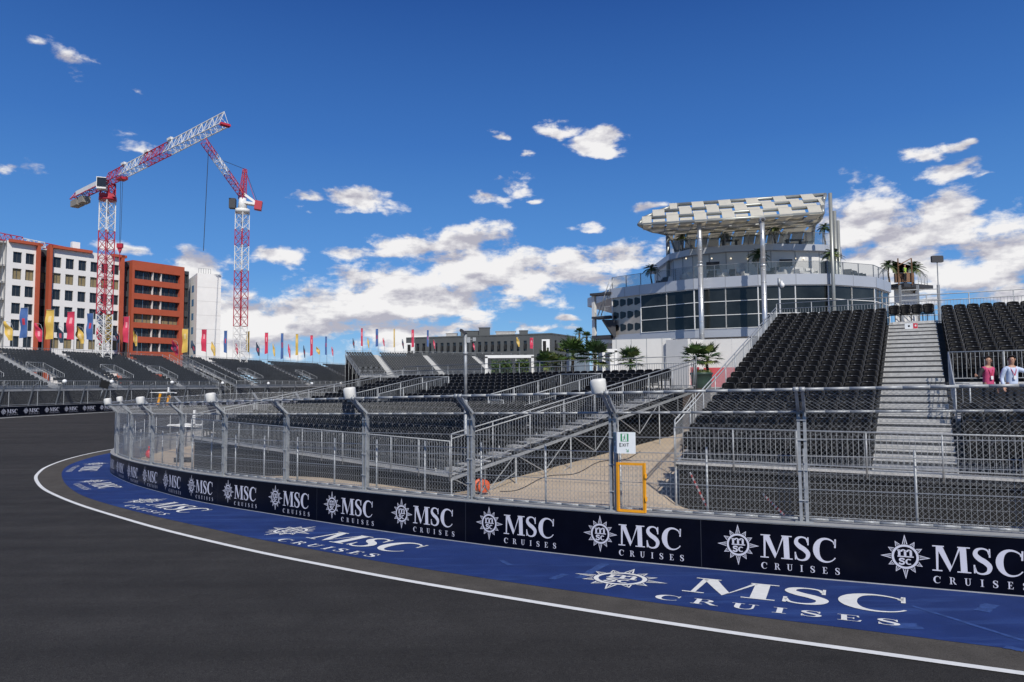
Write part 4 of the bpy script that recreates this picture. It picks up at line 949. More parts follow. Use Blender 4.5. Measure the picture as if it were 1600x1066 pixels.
for (a, b, m) in jb: mb = MB(); lattice(mb, root.lerp(tip, a), root.lerp(tip, b), 1.35, 1.75, max(3, round(JL*(b-a)/1.45)), .085, .042, True); mb.build('jib_section', m, c1, True)
mb = MB(); mb.bar(tip+Vector((0, 0, -.1)), tip+jd*.5, 1.3, .3); mb.build('jib_tip', cr_red, c1, True)
cj = root-Vector((jd.x, jd.y, 0)).normalized()*15.5
mb = MB(); lattice(mb, root, cj, 1.5, 1.2, 9, .09, .05, True); mb.build('counter_jib', cr_red, c1, True)
mb = MB(); o_ = Vector((.3, -1.0, .55)); mb.bar(root.lerp(cj, .08)+o_, root.lerp(cj, .9)+o_, .12, .9); mb.build('walkway_panel', cr_white, c1, True)
for k, (a, b) in enumerate(((.62, .76), (.80, 1.0))): mb = MB(); mb.bar(root.lerp(cj, a)-Vector((0, 0, .9)), root.lerp(cj, b)-Vector((0, 0, .9)), 1.3, 1.1); mb.build('counterweight', ballast, c1, True)
pc = root+Vector((.1, -1.9, -.55)); mb = MB(); mb.box(tuple(pc), (1.4, 1.4, 1.9), .35); cab = mb.build('cab', cr_white, c1, True)
mb = MB(); mb.box(tuple(pc+Vector((.12, -.15, .1))), (1.3, 1.28, 1.4), .35); o = mb.build('cab_window', wglass, c1, True)
for a in (.16, .385, .59): q = root.lerp(tip, a)+Vector((0, 0, 2.0)); mb = MB(); mb.bar(q-jd*.6, q+jd*.6, .4, .35); mb.build('jib_lamp', cr_white, c1, True)
tq = root.lerp(tip, .145)-Vector((0, 0, .35)); mb = MB(); mb.bar(tq-jd*.8, tq+jd*.8, 1.3, .35); mb.build('trolley', cr_red, c1, True)
hk = Vector((tq.x, tq.y, ray(190, 384).z*tq.y))
mb = MB(); mb.tube(tq+jd*.4, hk+jd*.2, .03, 4); mb.tube(tq-jd*.4, hk-jd*.2, .03, 4); mb.build('hoist_cable', dark_s, c1, True)
mb = MB(); mb.box(tuple(hk), (.9, .4, .7)); mb.add([(hk.x-.45, hk.y, hk.z-.35), (hk.x+.45, hk.y, hk.z-.35), (hk.x, hk.y-.2, hk.z-1.2), (hk.x, hk.y+.2, hk.z-1.2)], [(0, 1, 2), (1, 0, 3), (0, 2, 3), (1, 3, 2)]); mb.tube(hk, hk-Vector((0, 0, 4)), .07, 5); mb.build('hook_block', cr_red, c1, True)
Y2 = 150; c2 = thing('tower_crane', 'red and white luffing tower crane with raised jib beside the white tower', 'crane', (*at(376, 500, Y2)[:2], ZG))
tower(c2, 376, Y2, [(575, 510, cr_white), (510, 423, cr_red), (423, 384, cr_white), (384, 359, cr_red), (359, 333, cr_white)], 2.0, None, 1.6)
ax, ay = c2.location.x, c2.location.y; zs = ray(377, 333).z*Y2
mb = MB(); mb.tube((ax, ay, zs), (ax, ay, zs+.8), 1.5, 14); mb.tube((ax, ay, zs+.8), (ax, ay, zs+3.2), 1.0, 12, r2=.7); mb.build('slewing_head', cr_white, c2, True)
mb = MB(); mb.box((ax-1.9, ay-.6, zs+1.9), (1.3, 1.5, 2.1), .2); mb.build('cab', dark_s, c2, True)
mb = MB(); mb.bar((ax, ay, zs+2.3), (ax+3.4, ay+1.0, zs+1.9), 1.6, .5); mb.bar((ax+.2, ay, zs+4.2), (ax+2.8, ay+1, zs+2.3), .2, .5); mb.build('counter_jib', cr_white, c2, True)
mb = MB(); mb.bar((ax+2.4, ay+.7, zs+1.9), (ax+3.8, ay+1.1, zs+1.7), 1.7, 1.9); mb.build('counterweight', cr_red, c2, True)
r2_ = Vector((ax-.2, ay, zs+3.6)); t2 = at(318, 224, Y2-12)
for a, b, m in ((0, .42, cr_red), (.42, .72, cr_white), (.72, 1, cr_red)): mb = MB(); lattice(mb, r2_.lerp(t2, a), r2_.lerp(t2, b), 1.3, 1.5, max(3, round(16*(b-a))), .085, .045, True, wend=None); mb.build('jib_section', m, c2, True)
ap_ = Vector((ax+.3, ay+.3, ray(379, 264).z*Y2))
mb = MB(); lattice(mb, (ax-.1, ay, zs+3), ap_, 1.1, 1.1, 6, .09, .05, up=(.35, .94, 0), wend=.5); mb.tube(ap_, (ax+2.6, ay+.8, zs+2.2), .06, 5); mb.build('apex_frame', cr_red, c2, True)
mb = MB(); mb.tube(ap_, r2_.lerp(t2, .62)+Vector((.9, 0, .8)), .05, 4); mb.tube(ap_, (ax+2.9, ay+.9, zs+2.6), .04, 4); mb.build('pendant_rope', dark_s, c2, True)
h2 = r2_.lerp(t2, .88); zb_ = ray(322, 392).z*h2.y; mb = MB(); mb.tube(h2, (h2.x-.6, h2.y, zb_), .06, 4); mb.build('hoist_cable', dark_s, c2, True)
t = thing('crane_jib', 'low red and white lattice jib showing above the roof of the white block', 'crane jib', TB(tB(30), ztop+.3, 6))
ja, jc = Vector(TB(tB(-30), ztop+1.0, 5)), Vector(TB(tB(150), ztop+.2, 6))
for a, b, m in ((0, .42, cr_red), (.42, .62, cr_white), (.62, 1, cr_red)): mb = MB(); lattice(mb, ja.lerp(jc, a), ja.lerp(jc, b), 1.2, 1.35-.5*a, max(3, round(20*(b-a))), .09, .05, True); mb.build('jib_section', m, t, True)
q = TB(tB(118), ztop+.5, .8); mb = MB(); mb.box((q[0], q[1], q[2]+.5), (1.4, 1, 1.4), .9); o = mb.build('roof_tank', M['white']); tag(o, 'small white tank on the roof edge of the white block', 'tank')
# ------------------------------------------------------------------ dark grey hotel
hm = mat('hotel_grey', (.085, .092, .094), .8, 0, .1, .3); hm2 = mat('hotel_frame', (.02, .021, .023), .7, 0, .1)
h0_, h1_, h2_ = Vector(at(634.5, 540, 185)[:2]), Vector(at(862, 540, 172)[:2]), Vector(at(900, 540, 185)[:2])
hz = ray(838, 521).z*173; ht = thing('hotel_building', 'long dark grey flat roofed hotel with rows of narrow black windows', 'building', ((h0_+h1_)/2).to_3d()+Vector((0, 0, ZG)))
def hface(a, b, cols, name):
    dd = (b-a); W_ = dd.length; dd.normalize(); nn = Vector((-dd.y, dd.x))
    T = lambda x, z, o: (a.x+dd.x*x+nn.x*o, a.y+dd.y*x+nn.y*o, ZG+z)
    hs_ = [(c0*W_, z-2.55-ZG, c1*W_, z-ZG) for (c0, c1) in cols for z in (hz-1.7, hz-5.0, hz-8.3)]
    mb = MB(); holes_wall(mb, W_, hz-ZG, hs_, T, .3); mb.build('wall', hm, ht, True)
    for h in hs_:
        g = MB(); g.add([T(h[0], h[1], .3), T(h[2], h[1], .3), T(h[2], h[3], .3), T(h[0], h[3], .3)], [(0, 1, 2, 3)]); g.build('window', wglass, ht, True)
        f = MB(); f.add([T(h[0]+.25, h[1]+.5, -.35), T(h[2]-.25, h[1]+.5, -.35), T(h[2]-.25, h[1]+1.75, -.35), T(h[0]+.25, h[1]+1.75, -.35), T(h[0]+.25, h[1]+.5, .2), T(h[2]-.25, h[1]+.5, .2), T(h[2]-.25, h[1]+1.75, .2), T(h[0]+.25, h[1]+1.75, .2)], [(0, 1, 2, 3), (0, 4, 5, 1), (3, 2, 6, 7), (0, 3, 7, 4), (1, 5, 6, 2)]); f.build('balcony_box', hm2, ht, True)
hface(h0_, h1_, [(.075+.0437*k, .075+.0437*k+.021) for k in range(18)], 'front'); hface(h1_, h2_, [(.12+.2*k, .2+.2*k) for k in range(4)], 'side')
mb = MB(); mb.prism([tuple(h0_), tuple(h1_), tuple(h2_), tuple(h2_+Vector((-20, 25))), tuple(h0_+Vector((0, 25)))], hz-.5, hz-.3); mb.prism([tuple(h0_+Vector((0, .05))), tuple(h0_+Vector((0, 25))), tuple(h0_+Vector((.3, 25))), tuple(h0_+Vector((.3, .05)))], ZG, hz); mb.build('roof', hm, ht, True)
for (px, w_, hh, dd) in ((735, 9, 1.6, 10), (757, 5, 2.4, 8), (785, 3, 1.2, 12), (790, 9, 1.4, 9), (818, 4, 1.6, 9), (706, 5, 1.0, 9)):
    q = at(px, 515, 180+dd*.3); mb = MB(); mb.box((q.x, q.y, hz-.3+hh/2), (w_*.55, 2.5, hh)); mb.box((q.x, q.y, hz-.3+hh+.06), (w_*.6, 2.7, .12)); mb.build('roof_plant', M['concrete'] if hh < 1.5 else hm, ht, True)
for px in (641.5, 852.5):
    q = at(px, 535, 181.5 if px < 700 else 170.3); mb = MB(); mb.box((q.x, q.y-.5, hz-4.0), (2.3 if px < 700 else 1.9, .1, 4.6)); mb.box((q.x-.3, q.y-.57, hz-3.6), (.8, .06, 3.0), 0, 1); mb.box((q.x+.5, q.y-.57, hz-4.6), (.5, .06, 1.8), 0, 1); mb.build('poster', [M['white'], M['black']], ht, True)
# ------------------------------------------------------------------ raised terrace behind the near stands
ZTER = -.35
terr = MB(); P = [(-8.5, 47.5), (8.2, 31.2), (22, 34), (60, 40), (60, 140), (-20, 140), (-14, 60)]
terr.prism(P, -5, ZTER); terr.build('terrace', mat('terrace_paving', (.34, .31, .28), .9, 0, .12, .8), kind='structure')
# brown cloth closing the path between the two stands, under a walkway
pth = thing('path_screen', 'dark brown cloth screen closing the gravel path between the two near grandstands', 'screen', (7.0, 29.5, GI(7, 29.5)))
mb = MB(); brown = mat('brown_cloth', (.062, .048, .042), .9, 0, .2, 3)
for a, b in (((4.4, 30.6), (7.9, 31.0)), ((7.9, 31.0), (13.5, 33.2))): mb.bar((a[0], a[1], -1.6), (b[0], b[1], -1.6), .06, 2.7)
mb.build('cloth', brown, pth, True)
mb = MB()
for x, y in ((4.4, 30.5), (6.1, 30.7), (7.9, 30.9)): mb.tube((x, y, -3), (x, y, -.2), .03, 6)
mb.tube((4.4, 30.5, -.3), (7.9, 30.9, -.3), .03, 6); mb.tube((4.4, 30.5, -1.7), (7.9, 30.9, -1.1), .025, 6); mb.build('frame', M['steel'], pth, True)
# ------------------------------------------------------------------ hospitality pavilion
pan_grey = mat('grey_cladding', (.42, .44, .475), .38, .25, .05, .4); pan_w = mat('white_cladding', (.66, .65, .62), .55, 0, .06, .5)
pan_p = mat('podium_cladding', (.42, .41, .40), .6, 0, .12, .4)
cgl = mat('tinted_glazing', (.020, .0235, .0245), .05, 0, .8, .30, spec=.34); rail_gl = mat('rail_glass', (.10, .13, .15), .06, 0, .05, 1, trans=0., alpha=.22, spec=.4)
tube_m = mat('canopy_tube', (.30, .31, .29), .4, .4, .12, 1); cloth_m = mat('canopy_panel', (.72, .70, .63), .7, 0, .05, 1.5); pole_m = mat('polished_pole', (.55, .56, .56), .32, .6, .12, 2)
_t = cloth_m.node_tree; _tr = _t.nodes.new('ShaderNodeBsdfTranslucent'); _tr.inputs[0].default_value = (.85, .80, .68, 1); _ms = _t.nodes.new('ShaderNodeMixShader'); _ms.inputs[0].default_value = .45
_t.links.new(_t.nodes['Principled BSDF'].outputs[0], _ms.inputs[1]); _t.links.new(_tr.outputs[0], _ms.inputs[2]); _t.links.new(_ms.outputs[0], _t.nodes['Material Output'].inputs['Surface'])
dia = mat('mirror_tile', (.42, .37, .31), .35, .3, .15, 1)
PV = [(9.4, 66.6), (11.7, 64.1), (15.7, 60.4), (20.6, 58.4), (23.6, 58.0), (26.4, 58.05), (31.4, 60.2), (34.6, 63.8)]
BK = [(37, 72), (33, 82), (22, 86), (12, 82), (8, 74)]
pav = thing('pavilion', 'round glazed hospitality pavilion with two roof terraces and a white checkered canopy', 'building', (22, 70, ZTER))
def ringwall(mb, P, z0, z1, mi=0, close=False, inset=0.):
    for a, b in zip(P[:-1], P[1:]): mb.add([(*a, z0), (*b, z0), (*b, z1), (*a, z1)], [(0, 1, 2, 3)], mi)
def shrink(P, k, c=(22, 71)): return [(c[0]+(x-c[0])*k, c[1]+(y-c[1])*k) for x, y in P]
ALL = PV+BK
def slab(name, P, z0, z1, m): mb = MB(); mb.prism(P, z0, z1); return mb.build(name, m, pav, True)
Z0, Z1, Z2, Z3 = 3.85, 4.55, 8.07, 8.97
slab('podium', shrink(ALL, .93), ZTER-.3, Z0, pan_p)
slab('lower_band', shrink(ALL, .985), Z0, Z1, pan_grey)
slab('upper_band', ALL, Z2, Z3, pan_grey)
# joints in the bands
jm = mat('joint_dark', (.20, .215, .24), .6, 0, .05)
mb = MB()
for i, (a, b) in enumerate(zip(PV[:-1], PV[1:])):
    for t in ((0, .5) if i not in (3, 4) else (0,)):
        p = Vector(a).lerp(Vector(b), t); n = Vector((b[1]-a[1], a[0]-b[0])).normalized(); q = p+n*.006; dd = (Vector(b)-Vector(a)).normalized()*.02
        mb.add([(q.x-dd.x, q.y-dd.y, Z2+.01), (q.x+dd.x, q.y+dd.y, Z2+.01), (q.x+dd.x, q.y+dd.y, Z3-.01), (q.x-dd.x, q.y-dd.y, Z3-.01)], [(0, 1, 2, 3)])
mb.build('panel_joint', jm, pav, True)
GP = shrink(PV, .985)
for i, (a, b) in enumerate(zip(GP[:-1], GP[1:])):
    a, b = Vector(a), Vector(b); n = Vector((b.y-a.y, a.x-b.x)).normalized(); ln = (b-a).length
    nd = 1 if i == 0 else (2 if ln > 4 else 1)
    for k in range(nd):
        p, q = a.lerp(b, k/nd), a.lerp(b, (k+1)/nd)
        mb = MB(); mb.add([(*p, Z1), (*q, Z1), (*q, Z2), (*p, Z2)], [(0, 1, 2, 3)]); w = mb.build('window_bay', cgl if i else dia, pav, True)
        fr = MB()
        for z in ((Z1+.04, Z1+1.17, Z1+2.34, Z2-.04) if i else ()): p_, q_ = p+n*.03, q+n*.03; fr.bar((p_.x, p_.y, z), (q_.x, q_.y, z), .05, .05)
        for pt in (p, q): p_ = pt+n*.035; fr.bar((p_.x, p_.y, Z1), (p_.x, p_.y, Z2), .065, .065)
        f = fr.build('window_frame', M['white'], pav, True); w_inv = f.parent; f.parent = w
        if i == 0:                                     # reflective shutter tiles with dark cushion shaped openings
            for jz in range(3):
                z0 = Z1+1.17*jz
                for u0 in (.0, .25, .5, .75):
                    tm = MB(); c = p.lerp(q, u0+.125)+n*.02; hw = ln*.10; dd = (q-p).normalized()
                    pr = [(-1, .32), (-.5, .26), (.5, .36), (1, .42), (1, .78), (.5, .84), (-.5, .92), (-1, .86)]
                    tm.add([(c.x+dd.x*hw*s, c.y+dd.y*hw*s, z0+1.1*h) for s, h in pr], [tuple(range(8))]); o = tm.build('dark_opening', cgl, pav, True); o.parent = w
# things seen dimly behind the glass and a warm red counter
# upper storey
U = [(15.2, 67.4), (16.6, 65.0), (19.4, 63.3), (23.5, 62.6), (28.4, 63.2), (30.6, 64.6), (32, 67.5)]; UB = [(31, 76), (22, 79), (15, 76)]
slab('upper_storey', shrink(U+UB, .94, (23, 71)), Z3, 11.85, pan_w)
slab('upper_deck_band', U+UB, 11.85, 12.42, pan_grey)
wallU = shrink(U, .94, (23, 71))
mb = MB()
for a, b in zip(wallU[:-1], wallU[1:]):
    for t in (0, .5): p = Vector(a).lerp(Vector(b), t); n = Vector((b[1]-a[1], a[0]-b[0])).normalized()*.01; p = p+n; mb.tube((p.x, p.y, Z3), (p.x, p.y, 11.84), .03, 4)
mb.build('wall_joint', jm, pav, True)
def on_pt(px, py, Y): return at(px, py, Y)
mb = MB(); 
for px in (1072, 1112, 1142, 1168, 1212, 1232, 1243, 1256):
    p = at(px, 404, 65.0 if px < 1100 else 63.4); mb.ball(tuple(p), .075, nu=6, nv=5)
mb.build('bulb_string', mat('bulb_glass', (.75, .72, .62), .3, 0, 0, emit=(1, .85, .6, 1.2)), pav, True)
for px, py, Y, lb in ((1114, 415, 63.3, 'left black wall screen on the upper storey of the pavilion'), (1228, 411, 62.7, 'right black wall screen on the upper storey of the pavilion')):
    q = at(px, py, Y); t = thing('wall_screen', lb, 'screen', q); mb = MB(); mb.box((0, 0, 0), (1.15, .08, .66), -.25 if px < 1200 else 0); mb.build('panel', dark_s, t); mb = MB(); mb.box((0, .1, 0), (.3, .2, .3)); mb.build('bracket', M['steel_dark'], t)
# glass railings
def glassrail(P, z, name, h=1.08):
    for a, b in zip(P[:-1], P[1:]):
        a, b = Vector(a), Vector(b); n = max(1, round((b-a).length/1.7))
        for k in range(n):
            p, q = a.lerp(b, k/n), a.lerp(b, (k+1)/n); mb = MB(); mb.bar((p.x, p.y, z+h/2), (q.x, q.y, z+h/2), .016, h-.08); mb.build('glass_panel', rail_gl, pav, True)
            mb = MB(); mb.bar((p.x, p.y, z), (p.x, p.y, z+h), .06, .06); mb.bar((p.x, p.y, z+h), (q.x, q.y, z+h), .05, .04); mb.build('rail_post', M['steel_dark'], pav, True)
glassrail(shrink(PV, .985), Z3, 'r'); glassrail(shrink(U, .985, (23, 71)), 12.42, 'r', 1.1)
# canopy: front beam low, top beam behind and above, underside rising backwards; checkered panels
FBa, FBb = Vector((10.75, 58.6, 13.3)), Vector((25.1, 56.0, 13.55)); cd = (FBb-FBa).normalized(); cn = Vector((-cd.y, cd.x, 0)).normalized()
def cp(s, v, z): return FBa+cd*s+cn*v+Vector((0, 0, z))
CL = (FBb-FBa).length
PROF = [(0, 0, 0, CL), (.75, .72, .45, CL+.2), (1.85, 1.5, 1.8, CL+.55), (3.0, 2.25, 3.4, CL+1.0)]       # v, dz, s0, s1
UND = [(0, 0, 0, CL), (2.2, .12, .6, CL+.4), (4.6, .35, 1.2, CL+.8), (7.2, .75, 1.9, CL+1.2), (9.6, 1.05, 2.6, CL+1.6), (11.6, .9, 3.2, CL+2.0), (12.9, .1, 3.6, CL+2.2), (13.4, -.9, 3.8, CL+2.3)]
cano = thing('canopy', 'tall canopy of checkered white panels on grey tubes over the pavilion roof terrace', 'canopy', cp(CL/2, 4, 0))
for prof in (PROF, UND[1:]):
    for (v, z, s0, s1) in prof: mb = MB(); mb.tube(cp(s0, v, z), cp(s1, v, z), .15, 8); mb.build('tube', tube_m, cano, True)
cw = CL/13.
for prof in (PROF, UND):
    top_ = prof is PROF
    for i, (A_, B_) in enumerate(zip(prof[:-1], prof[1:])):
        s_lo, s_hi = (A_[2]+B_[2])/2, (A_[3]+B_[3])/2
        for k in range(int(s_lo/cw), int(s_hi/cw)+1):
            ua, ub = max(k*cw, s_lo)+.06, min((k+1)*cw, s_hi)-.06
            if ub-ua < .25: continue
            even = (k+i) % 2 == 0; off = (.17 if top_ else .10) if even else (-.16 if top_ else -.03); lo, hi_ = ((-.02, 1.02) if top_ else (-.10, 1.10)) if even else ((.14, .86) if top_ else (.0, 1.0))
            nr = (cp(0, B_[0], B_[1])-cp(0, A_[0], A_[1])).cross(cd).normalized()
            if nr.z < 0: nr = -nr
            if not top_: nr = -nr
            vs = []; n_ = 4; m_ = 0
            for lay_ in (0, 1):
                for j in range(n_+1):
                    t = lo+(hi_-lo)*j/n_; v_ = A_[0]+(B_[0]-A_[0])*t; z_ = A_[1]+(B_[1]-A_[1])*t; q_ = nr*(off*(1-.25*(2*t-1)**2)+lay_*.025); vs += [cp(ua, v_, z_)+q_, cp(ub, v_, z_)+q_]
            m_ = 2*(n_+1); fs = []
            for j in range(n_): a_ = 2*j; fs += [(a_, a_+2, a_+3, a_+1), (m_+a_, m_+a_+1, m_+a_+3, m_+a_+2), (a_, m_+a_, m_+a_+2, a_+2), (a_+1, a_+3, m_+a_+3, m_+a_+1)]
            fs += [(0, 1, m_+1, m_), (2*n_, m_+2*n_, m_+2*n_+1, 2*n_+1)]
            mb = MB(); mb.add(vs, fs); mb.build('panel', cloth_m, cano, True)
for e in (0, 1):
    mb = MB(); pts = [cp(p[3] if e else p[2], p[0], p[1]) for p in PROF]; mb.path(pts, .16, 8); pts = [cp(p[3] if e else p[2], p[0], p[1]) for p in UND]; mb.path(pts, .14, 8)
    mb.path([cp(PROF[-1][3] if e else PROF[-1][2], 3.0, 2.3), cp((UND[4][3] if e else UND[4][2]), UND[4][0], UND[4][1])], .12, 8); mb.build('end_hoop', tube_m, cano, True)
for px, Y in ((1092.5, 58.2), (1190.5, 56.4)):
    top = at(px, 346, Y); bs_ = Vector((top.x, top.y, ZTER)); mb = MB(); zk = ray(px, 415).z*Y
    mb.tube(bs_, (top.x, top.y, zk), .21, 12); mb.tube((top.x, top.y, zk), top+Vector((0, 0, .05)), .19, 12); mb.tube((top.x, top.y, zk-.08), (top.x, top.y, zk+.08), .235, 12)
    for z in range(0, 13): mb.tube((top.x, top.y, z), (top.x, top.y, z+.05), .222, 12)
    mb.tube(top+Vector((0, -.25, .1)), top+Vector((0, .35, .15)), .2, 10); mb.build('column', pole_m, cano, True)
    mb = MB(); mb.tube(top+Vector((0, -.262, .1)), top+Vector((0, -.255, .1)), .15, 10); mb.build('tube_hollow_shade', dark_s, cano, True)  # dark disc painting the shade inside the open tube end
for px, y0, y1, Y, r in ((1043, 367, 432, 68.5, .19), (1062, 372, 392, 69.5, .15), (1080, 372, 392, 70, .13), (1121, 372, 385, 70, .12), (1297, 302, 470, 57.6, .15), (1303.5, 330, 470, 60.5, .16), (1309, 345, 470, 63.5, .15)):
    a, b = at(px, y0, Y), at(px, y1, Y); b = Vector((a.x, a.y, max(b.z, Z3 if Y > 65 else Z0))) if px < 1200 else Vector((a.x, a.y, ZTER)); mb = MB(); mb.tube(b, a, r, 9); mb.build('column', tube_m, cano, True)
# terrace furniture: lounge chairs, sofas, tables, parasol
chair_w = mat('lounge_white', (.62, .62, .60), .6, 0, .06); chair_d = mat('lounge_dark', (.05, .052, .056), .7, 0, .1)
def lounge(q, rz, m, name, lab, sofa=False):
    t = thing(name, lab, 'sofa' if sofa else 'chair', q, rz); w = 1.7 if sofa else .75
    mb = MB(); mb.box((0, 0, .32), (w, .7, .18)); mb.build('seat', m, t); mb = MB(); mb.add([(-w/2, .3, .4), (w/2, .3, .4), (w/2, .5, .95), (-w/2, .5, .95), (-w/2, .42, .4), (w/2, .42, .4), (w/2, .6, .95), (-w/2, .6, .95)], [(3, 2, 1, 0), (4, 5, 6, 7), (0, 1, 5, 4), (2, 3, 7, 6), (0, 4, 7, 3), (1, 2, 6, 5)]); mb.build('backrest', m, t)
    for s in (-1, 1):
        mb = MB(); mb.box((s*(w/2-.04), .05, .5), (.09, .7, .22)); mb.build('armrest', m, t)
        mb = MB(); mb.tube((s*(w/2-.06), -.25, 0), (s*(w/2-.06), -.25, .25), .025, 5); mb.tube((s*(w/2-.06), .25, 0), (s*(w/2-.06), .25, .25), .025, 5); mb.build('leg', dark_s, t)
for i, (px, Y, m, so_, lb) in enumerate(((1069, 63.6, 0, 0, 'white lounge chair at the left corner of the lower terrace'), (1084, 62.4, 0, 0, 'white lounge chair beside the left polished column'), (1112, 61.5, 1, 0, 'dark lounge chair under the left wall screen'), (1128, 61.2, 0, 0, 'white lounge chair in the middle of the lower terrace'), (1150, 60.8, 1, 0, 'dark lounge chair behind the middle of the glass railing'),
     (1163, 60.7, 0, 0, 'white lounge chair left of the right polished column'), (1206, 60.2, 1, 0, 'dark lounge chair right of the right polished column'), (1222, 60.0, 0, 0, 'white lounge chair below the right wall screen'), (1254, 59.9, 0, 1, 'long white sofa on the lower terrace'), (1270, 60.6, 0, 0, 'white armchair at the end of the long white sofa'), (1033, 65.4, 1, 0, 'dark chair at the left end of the lower terrace'), (1325, 61.3, 1, 0, 'dark chair at the right part of the lower terrace'), (1345, 62.2, 1, 0, 'dark chair near the right end of the lower terrace'))):
    q = at(px, 430, Y); lounge((q.x, q.y, Z3), -.2+.9*math.sin(i*1.7), chair_d if m else chair_w, 'sofa' if so_ else 'lounge_chair', lb, so_)
q = at(1296, 420, 61.5); t = thing('bar_cabinet', 'black bar cabinet at the foot of the right canopy posts', 'cabinet', (q.x, q.y, Z3)); mb = MB(); mb.box((0, 0, .75), (1.3, .6, 1.5)); mb.build('body', dark_s, t); mb = MB(); mb.box((0, 0, 1.53), (1.4, .7, .05)); mb.build('top', M['steel_dark'], t)
for i, (px, lb) in enumerate(((1140, 'left dark lounge group table on the upper deck'), (1240, 'dark cabinet behind the glass of the upper deck'))):
    q = at(px, 372, 64.8); t = thing('deck_table', lb, 'table', (q.x, q.y, 12.42)); mb = MB(); mb.box((0, 0, .74), (1.6, .7, .06)); mb.build('top', chair_d, t)
    for s in (-.6, .6): mb = MB(); mb.box((s, 0, .36), (.08, .5, .70)); mb.build('leg', chair_d, t)
# left entrance frame with balcony and stairs; right rear deck
lf = thing('balcony_stairs', 'white steel frame with balcony and stairs at the left end of the pavilion', 'stairs', at(940, 560, 67))
mb = MB()
pa, pb = at(928, 462, 68), at(956, 462, 66.8)
zt_ = pa.z
for p in (pa,): mb.bar((p.x, p.y, ZTER), (p.x, p.y, zt_+.1), .32, .32)
mb.build('post', pan_w, lf, True)
mb = MB(); zb2 = ray(940, 496).z*67; zb3 = ray(940, 527).z*67
for x0_, z_, w_, h_ in ((-.2, zt_+.05, .9, .22), (.1, zb2, 1.4, .2), (0, zb3, 1.2, .35)): mb = MB(); mb.bar((pa.x+x0_, pa.y, z_), (pb.x+.1, pb.y, z_), w_, h_); mb.build('platform', dark_s, lf, True)
mb = MB(); guard(mb, (pa.x+.2, pa.y-.6, zb2), (pb.x, pb.y-.6, zb2), 1.0, .15, .8); mb.tube((pa.x+.3, pa.y-.5, zb2+.2), (pb.x-.2, pb.y-.5, zt_+1.4), .05, 6); mb.tube((pa.x+.6, pa.y-.5, zb2+.2), (pb.x+.1, pb.y-.5, zt_+1.4), .05, 6); mb.build('handrail', M['steel'], lf, True)
mb = MB(); mb.add([(pb.x-1.0, pb.y-.7, zb2-.3), (pb.x+.2, pb.y-.7, zb2-.3), (pb.x+.25, pb.y-.7, zb3), (pb.x-.0, pb.y-.7, zb3), (pb.x-1.0, pb.y, zb2-.3), (pb.x+.2, pb.y, zb2-.3), (pb.x+.25, pb.y, zb3), (pb.x, pb.y, zb3)], [(0, 1, 2, 3), (7, 6, 5, 4), (0, 3, 7, 4), (0, 4, 5, 1), (1, 5, 6, 2)]); mb.build('stair_flight', dark_s, lf, True)
rd = thing('rear_deck', 'rear service deck with steel stairs at the right end of the pavilion', 'deck', at(1425, 470, 70))
q0, q1 = at(1396, 447, 68), at(1441, 444, 70)
wood = mat('wood_slats', (.20, .11, .06), .7, 0, .2, 3)
mb = MB(); mb.bar((q0.x, q0.y, q0.z), (q1.x, q1.y, q0.z), 2.2, .35); mb.build('deck', dark_s, rd, True)
mb = MB(); mb.bar((q0.x, q0.y-.3, q0.z+.75), (q0.x+1.8, q0.y-.3, q0.z+.75), .3, .9); mb.build('wood_screen', wood, rd, True)
mb = MB(); mb.add([(q0.x-.3, q0.y-.5, q0.z+1.2), (q0.x+1.0, q0.y-.5, q0.z+1.2), (q0.x+1.5, q0.y-.5, q0.z+1.9), (q0.x-.3, q0.y-.5, q0.z+2.4)], [(0, 1, 2, 3), (3, 2, 1, 0)]); mb.build('sunshade', cloth_m, rd, True)
mb = MB(); 
for x in (q0.x+.2, q0.x+1.5): mb.bar((x, q0.y-.6, q0.z), (x, q0.y-.6, q0.z+2.6), .1, .1)
mb.bar((q0.x+.2, q0.y-.6, q0.z+1.9), (q0.x+1.5, q0.y-.6, q0.z+2.6), .08, .08); mb.build('wood_frame', wood, rd, True)
mb = MB()
for x in (q0.x+.3, (q0.x+q1.x)/2, q1.x): mb.bar((x, q0.y-.6, ZTER), (x, q0.y-.6, q0.z), .22 if x == q1.x else .12, .22)
for k in range(6): mb.tube((q0.x+.3, q0.y-.6, q0.z-.5-.5*k), (q1.x, q0.y-.6, q0.z-.4-.5*k), .05, 5)
mb.build('steel_frame', M['steel'], rd, True)
mb = MB(); guard(mb, (q0.x+1.9, q0.y-.9, q0.z+.2), (q1.x, q1.y-.9, q0.z+.2), 1.0, .2, 1.0); mb.build('handrail', M['steel'], rd, True)
mb = MB(); mb.bar((q0.x+.4, q0.y+.6, (q0.z+ZTER)/2), (q1.x-.3, q1.y+.6, (q0.z+ZTER)/2), .1, q0.z-ZTER-.4); mb.build('rear_wall', pan_w, rd, True)
